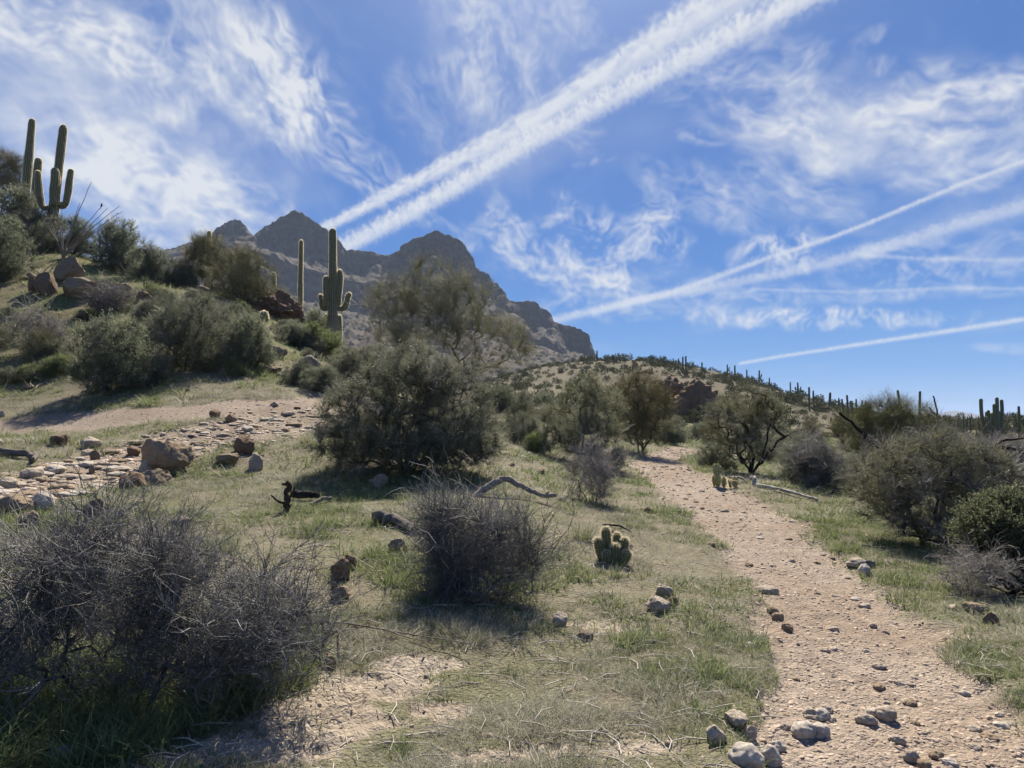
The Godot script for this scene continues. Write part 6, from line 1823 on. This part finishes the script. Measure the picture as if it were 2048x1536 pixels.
func build_wood() -> void:
	rng.seed = 111
	var bleached := Color(0.42, 0.37, 0.32)
	# the arched grey branch beyond the second grey bush
	var o := on(Vector2(-0.101, -10.981))
	var u := 0.0072
	var s := limb([Vector3(-62 * u, -0.03, 0.2), Vector3(-40 * u, 16 * u, 0.1), Vector3(-8 * u, 32 * u, 0), Vector3(8 * u, 33 * u, 0), Vector3(50 * u, 12 * u, 0.05), Vector3(82 * u, 0.02, 0.1), Vector3(102 * u, 1 * u, 0.1)], 0.06, 0.025, 26, 0.1)
	join(s, limb([Vector3(6 * u, 32 * u, 0), Vector3(9 * u, 38 * u, 0)], 0.03, 0.012, 4))
	join(s, limb([Vector3(82 * u, 0.04, 0.1), Vector3(88 * u, 10 * u, 0.1)], 0.02, 0.008, 4))
	var b := put("fallen_branch", tinted(s, bleached), mats.bark)
	b.position = o
	tag(b, "arched bleached grey branch rising behind the rounded grey bush", "branch")
	# the log end left of that bush
	u = 0.0060
	s = limb([Vector3(-42 * u, 8 * u, -0.05), Vector3(0, 3 * u, 0.05), Vector3(48 * u, -8 * u, 0.5)], 13 * u, 8 * u, 14, 0.08)
	b = put("log", tinted(s, Color(0.24, 0.21, 0.18)), mats.bark)
	b.position = on(Vector2(-1.392, -9.051), 0.03)
	tag(b, "weathered split log lying against the rounded grey bush", "log")
	# charred wood in the grass
	u = 0.0064
	var root := thing("stump", "upright dark charred stump with crooked prongs in the grass", "stump", on(Vector2(-2.886, -9.702)))
	put("trunk", tinted(limb([Vector3(-3 * u, -0.05, 0), Vector3(4 * u, 16 * u, 0.02), Vector3(-1 * u, 34 * u, 0), Vector3(7 * u, 50 * u, 0), Vector3(1 * u, 57 * u, 0)], 7.5 * u, 4 * u, 14, 0.3), Color(0.11, 0.082, 0.062)), mats.bark, root)
	put("prong", tinted(limb([Vector3(0, 18 * u, 0), Vector3(-12 * u, 20 * u, 0.05), Vector3(-26 * u, 33 * u, 0.08)], 3.6 * u, 1.4 * u, 7, 0.15), Color(0.12, 0.09, 0.068)), mats.bark, root)
	put("prong", tinted(limb([Vector3(2 * u, 24 * u, 0), Vector3(12 * u, 36 * u, 0.0), Vector3(20 * u, 50 * u, 0.05)], 3.2 * u, 1.3 * u, 7, 0.15), Color(0.12, 0.09, 0.068)), mats.bark, root)
	put("prong", tinted(limb([Vector3(6 * u, 52 * u, 0), Vector3(-9 * u, 55 * u, 0.0)], 3.6 * u, 2.2 * u, 5, 0.15), Color(0.12, 0.09, 0.068)), mats.bark, root)
	s = limb([Vector3(-28 * u, 9 * u, 0), Vector3(0, 7 * u, 0.1), Vector3(30 * u, 6 * u, 0.05)], 9 * u, 6 * u, 12, 0.15)
	b = put("log", tinted(s, Color(0.055, 0.05, 0.046)), mats.bark)
	b.position = on(Vector2(-2.929, -10.793), 0.02)
	tag(b, "short black charred log lying behind the upright stump", "log")
	b = put("fallen_branch", tinted(limb([Vector3(-10 * u, -2 * u, 0.2), Vector3(6 * u, 8 * u, 0), Vector3(22 * u, 9 * u, -0.1)], 5 * u, 4 * u, 8), Color(0.30, 0.27, 0.23)), mats.bark)
	b.position = on(Vector2(-2.670, -10.505))
	tag(b, "stub of grey wood touching the black charred log", "branch")
	# left edge: grey log and its branch
	u = 0.0086
	s = limb([Vector3(-110 * u, 12 * u, -0.3), Vector3(-30 * u, 8 * u, 0), Vector3(30 * u, 2 * u, 0.3), Vector3(72 * u, -3 * u, 0.9)], 10 * u, 3.5 * u, 20, 0.12)
	b = put("log", tinted(s, Color(0.25, 0.22, 0.19)), mats.bark)
	b.position = on(Vector2(-8.329, -13.075), 0.03)
	tag(b, "long grey log tapering onto the stony trail from the left edge", "log")
	# right of the dirt trail
	u = 0.0106
	s = limb([Vector3(-32 * u, 20 * u, -0.9), Vector3(-26 * u, 22 * u, -0.8), Vector3(-30 * u, 10 * u, -0.7), Vector3(0, 5 * u, -0.1), Vector3(40 * u, -8 * u, 0.9)], 4.5 * u, 2.5 * u, 22, 0.12)
	b = put("fallen_branch", tinted(s, Color(0.62, 0.58, 0.52)), mats.bark)
	b.position = on(Vector2(5.688, -16.103), 0.03)
	tag(b, "chalk white fallen branch in the grass beyond the prickly pear", "branch")
	s = limb([Vector3(-12 * u, 6 * u, -0.5), Vector3(2 * u, 8 * u, -0.2), Vector3(10 * u, -1 * u, 0)], 3.5 * u, 2 * u, 10, 0.12)
	b = put("fallen_branch", tinted(s, Color(0.5, 0.46, 0.4)), mats.bark)
	b.position = on(Vector2(5.251, -17.308), 0.03)
	tag(b, "short pale stick between the prickly pear and the white branch", "branch")
	u = 0.0106
	s = limb([Vector3(-48 * u, 6 * u, -0.3), Vector3(-10 * u, 3 * u, 0), Vector3(30 * u, 0, 0.4), Vector3(60 * u, -3 * u, 0.9)], 4 * u, 2 * u, 16, 0.15)
	b = put("fallen_branch", tinted(s, Color(0.09, 0.075, 0.06)), mats.bark)
	b.position = on(Vector2(7.088, -16.154), 0.04)
	tag(b, "dark fallen bough in the grass left of the tangled thicket", "branch")
	# dead limbs leaning out of the thicket
	u = 0.0082
	s = limb([Vector3(80 * u, -118 * u, 0.0), Vector3(84 * u, -60 * u, 0.0), Vector3(40 * u, 10 * u, 0), Vector3(5 * u, 40 * u, -0.1), Vector3(-20 * u, 75 * u, -0.2), Vector3(-50 * u, 105 * u, -0.3)], 0.055, 0.018, 20, 0.15)
	join(s, limb([Vector3(20 * u, 25 * u, 0), Vector3(55 * u, 60 * u, -0.3), Vector3(80 * u, 95 * u, -0.4)], 0.03, 0.012, 10, 0.1))
	b = put("dead_limb", tinted(s, Color(0.05, 0.042, 0.036)), mats.bark)
	b.position = on(Vector2(5.966, -12.500), 0.95)
	tag(b, "black crooked dead limb leaning left out of the thicket", "branch")
	u = 0.0072
	s = limb([Vector3(-62 * u, 20 * u, -0.1), Vector3(-10 * u, 45 * u, 0), Vector3(40 * u, 72 * u, 0.1), Vector3(110 * u, 95 * u, 0.2)], 0.09, 0.055, 16, 0.1)
	join(s, limb([Vector3(-45 * u, 28 * u, 0), Vector3(-60 * u, 10 * u, 0.1), Vector3(-66 * u, -20 * u, 0.1), Vector3(-60 * u, -150 * u, 0.2)], 0.06, 0.08, 10, 0.1))
	b = put("dead_limb", tinted(s, Color(0.40, 0.37, 0.33)), mats.bark)
	b.position = on(Vector2(7.117, -11.000), 0.62)
	tag(b, "thick bleached dead limb slanting up at the right edge", "branch")
	u = 0.0085
	s = limb([Vector3(-42 * u, -120 * u, 0), Vector3(-45 * u, -80 * u, 0), Vector3(-50 * u, -10 * u, 0), Vector3(-25 * u, 25 * u, 0), Vector3(15 * u, 42 * u, 0.1), Vector3(60 * u, 28 * u, 0.1)], 0.07, 0.025, 20, 0.12)
	join(s, limb([Vector3(-25 * u, 25 * u, 0), Vector3(20 * u, 20 * u, 0.1), Vector3(36 * u, 0, 0.2)], 0.03, 0.012, 10, 0.1))
	join(s, limb([Vector3(-10 * u, 30 * u, 0), Vector3(10 * u, 55 * u, 0.1), Vector3(50 * u, 60 * u, 0.2)], 0.03, 0.012, 10, 0.1))
	b = put("dead_limb", tinted(s, Color(0.045, 0.04, 0.038)), mats.bark)
	b.position = on(Vector2(8.253, -13.000), 1.0)
	tag(b, "black dead limb arching over below the many stemmed cactus", "branch")
	# burnt shrub skeleton at the right edge
	root = thing("burnt_shrub", "burnt black shrub skeleton reaching in from the right edge", "bush", on(Vector2(5.223, -7.604)))
	u = 0.0050
	for k in [[[0, 0], [-40, 6], [-70, 14], [-92, 38]], [[0, 2], [-30, 22], [-58, 40], [-72, 58]], [[0, 0], [-46, -4], [-74, 8], [-90, 12]], [[0, 4], [-20, 34], [-40, 58], [-48, 84]], [[-40, 8], [-56, 26], [-84, 30], [-88, 44]], [[-20, 20], [-10, 60], [-24, 90], [-20, 110]], [[0, 0], [20, 40], [24, 80], [40, 110]], [[-30, 12], [-50, 4], [-66, -8], [-80, -10]]]:
		var line := []
		for p in k:
			line.push_back(Vector3(p[0] * u, p[1] * u + 0.03, rf(-0.08, 0.08)))
		put("branch", tinted(limb(line, 0.022, 0.008, 9, 0.2), Color(0.022, 0.02, 0.02)), mats.bark, root)
	# bare snag on the horizon
	root = thing("dead_tree", "bare dead snag with one side limb against the right skyline", "tree", on(Vector2(19.144, -34.000)))
	u = 0.0225
	var tall: float = 2.7728
	put("trunk", tinted(limb([Vector3(0, -0.1, 0), Vector3(-2 * u, tall * 0.35, 0), Vector3(2 * u, tall * 0.6, 0), Vector3(-1 * u, tall * 0.85, 0), Vector3(-6 * u, tall, 0)], 0.07, 0.03, 22, 0.12), Color(0.06, 0.05, 0.045)), mats.bark, root)
	put("limb", tinted(limb([Vector3(0, tall - 38 * u, 0), Vector3(-8 * u, tall - 32 * u, 0), Vector3(-14 * u, tall - 22 * u, 0)], 0.055, 0.03, 8, 0.12), Color(0.06, 0.05, 0.045)), mats.bark, root)
	# long straw coloured stalks lying right of the foreground bush
	u = 0.0036
	s = limb([Vector3(-170 * u, 22 * u, 0), Vector3(-60 * u, 14 * u, 0.0), Vector3(40 * u, 3 * u, 0.08), Vector3(190 * u, 2 * u, 0.35)], 0.008, 0.003, 26, 0.1)
	join(s, limb([Vector3(-80 * u, 16 * u, 0), Vector3(-60 * u, 26 * u, 0), Vector3(-20 * u, 30 * u, -0.05)], 0.005, 0.002, 8))
	join(s, limb([Vector3(20 * u, 5 * u, 0.05), Vector3(60 * u, 3 * u, 0.2), Vector3(150 * u, 2 * u, 0.4)], 0.005, 0.002, 12))
	b = put("fallen_branch", tinted(s, Color(0.42, 0.36, 0.29)), mats.bark)
	b.position = on(Vector2(-0.961, -5.588), 0.02)
	tag(b, "long thin straw coloured stick lying right of the foreground bush", "branch")
	u = 0.0066
	b = put("fallen_branch", tinted(limb([Vector3(-30 * u, 6 * u, 0), Vector3(0, 5 * u, 0), Vector3(26 * u, -8 * u, 0.1)], 0.016, 0.008, 10), Color(0.08, 0.07, 0.06)), mats.bark)
	b.position = on(Vector2(1.391, -10.035), 0.02)
	tag(b, "thin dark stick lying just behind the hedgehog cactus", "branch")

func build_small() -> void:
	rng.seed = 121
	var u: float = 0.0054
	# stems: sideways, towards the camera, height, radius
	hedgehog("clump of spiny hedgehog cactus stems in the dry grass", on(Vector2(1.076, -8.291)), [
		[-27 * u, 0.0, 48 * u, 7.5 * u], [-9 * u, -0.06, 68 * u, 8 * u], [15 * u, -0.08, 56 * u, 7 * u], [29 * u, 0.0, 48 * u, 7.5 * u], [7 * u, 0.07, 38 * u, 8 * u], [32 * u, 0.10, 25 * u, 8 * u], [-12 * u, 0.08, 24 * u, 7 * u]])
	var root := thing("prickly_pear_cactus", "stacked pads of prickly pear at the trail's right edge", "cactus", on(Vector2(4.650, -16.950)))
	u = 0.0112
	for p in [[-4, 0, 0, 26, 16, 0.2], [-6, 20, 0.0, 28, 18, -0.1], [5, 0, 0.1, 22, 14, 0.5], [18, 0, 0.1, 18, 15, 0.9], [30, 0, 0.0, 22, 16, -0.6], [26, 2, 0.12, 14, 13, 0.2], [-9, 2, -0.1, 24, 15, 0.6]]:
		pad(Vector3(p[0] * u, p[1] * u - 0.02, p[2]), p[3] * u, p[4] * u, p[5], rf(-0.15, 0.15), root)
	var r2 := thing("prickly_pear_cactus", "small prickly pear behind, before the dark trunked tree", "cactus", on(Vector2(6.255, -21.629)))
	u = 0.0143
	for p in [[-6, 0, 0, 14, 15, 0.3], [6, 0, 0.1, 12, 13, -0.5], [0, 8, 0.0, 12, 14, 0.1]]:
		pad(Vector3(p[0] * u, p[1] * u - 0.02, p[2]), p[3] * u, p[4] * u, p[5], rf(-0.15, 0.15), r2)

func build_grass() -> void:
	rng.seed = 535
	var clump := tuft(170, 0.34, 0.0035, 0.75, 0.09, 536)
	for e in [[Vector2(0.855, -9.236), 1.0, Color(0.20, 0.215, 0.12), "grey green grass clump above the hedgehog cactus"], [Vector2(0.564, -8.517), 0.5, Color(0.25, 0.235, 0.15), "smaller straw grass clump below the grey green one"], [Vector2(-4.172, -15.231), 0.9, Color(0.33, 0.29, 0.2), "straw coloured grass clump left of the huge dark bush"], [Vector2(6.242, -22.722), 1.3, Color(0.19, 0.2, 0.1), "green grass clump behind the tall prickly pear"], [Vector2(4.587, -10.416), 0.7, Color(0.34, 0.31, 0.24), "pale dry grass clump in the green strip right of the trail"]]:
		var m := leafy("clump_blade", 0.7)
		m.albedo_color = e[2].linear_to_srgb()
		var o := put("grass_clump", clump, m)
		o.position = on(e[0], -0.01)
		o.scale = Vector3.ONE * e[1]
		tag(o, e[3], "grass clump")
	var dry := [tuft(26, 0.11, 0.0016, 1.6, 0.07, 501), tuft(26, 0.10, 0.0014, 2.4, 0.08, 502), tuft(22, 0.13, 0.0016, 1.0, 0.05, 503)]
	var fresh := [tuft(20, 0.11, 0.0028, 0.7, 0.05, 511), tuft(22, 0.08, 0.0032, 1.1, 0.06, 512)]
	var herb := [tuft(26, 0.05, 0.006, 1.6, 0.06, 521, 2)]
	var tall := [tuft(26, 0.21, 0.0038, 0.75, 0.06, 531), tuft(24, 0.18, 0.0042, 0.9, 0.07, 532)]
	var stalk := [tuft(7, 0.30, 0.0013, 0.5, 0.06, 541)]
	var sets := {stalk = stalk, dry = dry, fresh = fresh, herb = herb, tall = tall}
	var where := {}; var cols := {}
	for k in sets:
		where[k] = []; cols[k] = []
		for i in sets[k].size():
			where[k].push_back([]); cols[k].push_back([])
	var straw := [Color(0.335, 0.325, 0.25), Color(0.27, 0.26, 0.195), Color(0.43, 0.415, 0.335), Color(0.245, 0.23, 0.18)]
	var greens := [Color(0.17, 0.21, 0.085), Color(0.135, 0.175, 0.07), Color(0.22, 0.245, 0.115)]
	rng.seed = 541
	# lush places: under bushes and along the trail
	var lush := [[Vector2(-2.366, -4.510), 1.05], [Vector2(-0.569, -7.008), 0.75], [Vector2(-1.139, -7.426), 0.5], [Vector2(-0.957, -7.529), 0.6], [Vector2(-2.457, -4.200), 0.8], [Vector2(-1.934, -4.926), 0.8], [Vector2(-5.410, -13.133), 0.8], [Vector2(-5.131, -8.537), 0.9], [Vector2(-9.317, -14.611), 1.3], [Vector2(-1.810, -12.249), 1.9], [Vector2(5.738, -9.989), 1.6], [Vector2(4.464, -17.092), 0.8], [Vector2(-0.564, -3.901), 0.14], [Vector2(-0.135, -3.878), 0.1], [Vector2(-3.359, -14.766), 1.3], [Vector2(4.615, -11.220), 1.3], [Vector2(4.219, -8.524), 1.2], [Vector2(-9.662, -20.100), 2.0]]
	var bands := [[2.6, 6.0, 36000, 0.72], [5.5, 13.0, 37000, 1.0], [12.0, 26.0, 32000, 1.9], [24.0, 60.0, 40000, 3.0]]
	for bnd in bands:
		for i in bnd[2]:
			var far := sqrt(rf(bnd[0] * bnd[0], bnd[1] * bnd[1]))
			var q := rf(-1.2, 1.0)
			var x := q * far; var z := -far
			var t := band(trail, "trail", x, z)
			if t < 0.5:
				t = maxf(t, band(upper, "upper", x, z))
			var st := band(stony, "stony", x, z)
			if rf(0, 1) < maxf(t * 1.15, st * 0.93):
				continue
			if far < 12.0 and rf(0, 1) < slab(x, z) * 0.97:
				continue
			var g := 0.47 + 0.9 * broad.get_noise_2d(x * 20.0 + 7.0, z * 20.0) + 0.5 * fine.get_noise_2d(x * 12.0, z * 12.0)
			var wet := 0.0
			for l in lush:
				wet = maxf(wet, 1.0 - Vector2(x, z).distance_to(l[0]) / l[1])
			if q > 0.05 and x > 0.0 and along(trail, x, z) > 1.0 and x > trail_x(z):
				g += 0.42
			if along(trail, x, z) < 1.5:
				g += 0.15
			if far > 22.0 and x < 0.0:
				g += 0.25
			g = clampf(g + 0.8 * wet, 0.03, 0.97)
			var bare_soil := broad.get_noise_2d(x * 55.0 - 30.0, z * 55.0)
			if wet <= 0.0 and bare_soil < -0.12 and rf(0, 1) < 0.85:
				continue
			var kind := "dry"
			if rf(0, 1) < g:
				kind = "herb" if rf(0, 1) < 0.45 else "fresh"
				if wet > 0.2 and rf(0, 1) < 0.5 and far < 8.5 and x < 1.0:
					kind = "tall"
			var k := rng.randi_range(0, sets[kind].size() - 1)
			var lift := 1.0
			if kind == "tall":
				lift = 1.6 if x < -0.6 and far < 5.5 else 1.0
			var sc: float = bnd[3] * rf(0.55, 1.2) * lift * (0.75 + 0.9 * clampf(0.35 + 1.6 * fine.get_noise_2d(x * 30.0, z * 30.0), 0.0, 1.0))
			if kind == "dry" and rf(0, 1) < 0.03:
				kind = "stalk"; k = 0
			where[kind][k].push_back(Transform3D(Basis.from_euler(Vector3(rf(-0.2, 0.2), rf(0, TAU), rf(-0.2, 0.2))) * Basis.from_scale(Vector3(sc * rf(0.9, 1.4), sc * (1.0 if far < 12.0 else 0.75), sc * rf(0.9, 1.4))), on(Vector2(x, z), -0.005)))
			var c: Color = straw[rng.randi_range(0, 3)] if kind == "dry" or kind == "stalk" else greens[rng.randi_range(0, 2)]
			cols[kind][k].push_back(c * rf(0.8, 1.2))
	# twigs and bits of dead stem lying about
	var lying := []; var greys := []
	var stick := Shape.new()
	stick.tube(PackedVector3Array([Vector3(0, 0, 0), Vector3(0.1, 0.01, 0.012), Vector3(0.2, 0.002, -0.01)]), PackedFloat32Array([0.0035, 0.003, 0.0015]), 4)
	stick.tube(PackedVector3Array([Vector3(0.08, 0.008, 0.01), Vector3(0.13, 0.02, 0.05)]), PackedFloat32Array([0.002, 0.001]), 3)
	for i in 2600:
		var far := 2.8 * pow(5.5, rf(0, 1))
		var p := Vector2(rf(-0.8, 0.75) * far, -far)
		if band(trail, "trail", p.x, p.y) > 0.1:
			continue
		lying.push_back(Transform3D(Basis.from_euler(Vector3(rf(-0.3, 0.3), rf(0, TAU), rf(-0.06, 0.06))) * Basis.from_scale(Vector3.ONE * rf(0.4, 1.3)), on(p, rf(0.004, 0.02))))
		greys.push_back(Color(0.46, 0.42, 0.36).lerp(Color(0.24, 0.21, 0.18), rf(0, 1)))
	scatter("twig_litter", stick.mesh(), mats.twig, lying, greys)
	for k in sets:
		for i in sets[k].size():
			scatter({stalk = "dry_grass", dry = "dry_grass", fresh = "green_grass", herb = "ground_weeds", tall = "tall_grass"}[k], sets[k][i], mats.grass, where[k][i], cols[k][i])

func trail_x(z: float) -> float:
	for i in trail.size() - 1:
		if (trail[i].y >= z) and (trail[i + 1].y <= z):
			return lerpf(trail[i].x, trail[i + 1].x, (z - trail[i].y) / (trail[i + 1].y - trail[i].y))
	return trail[-1].x
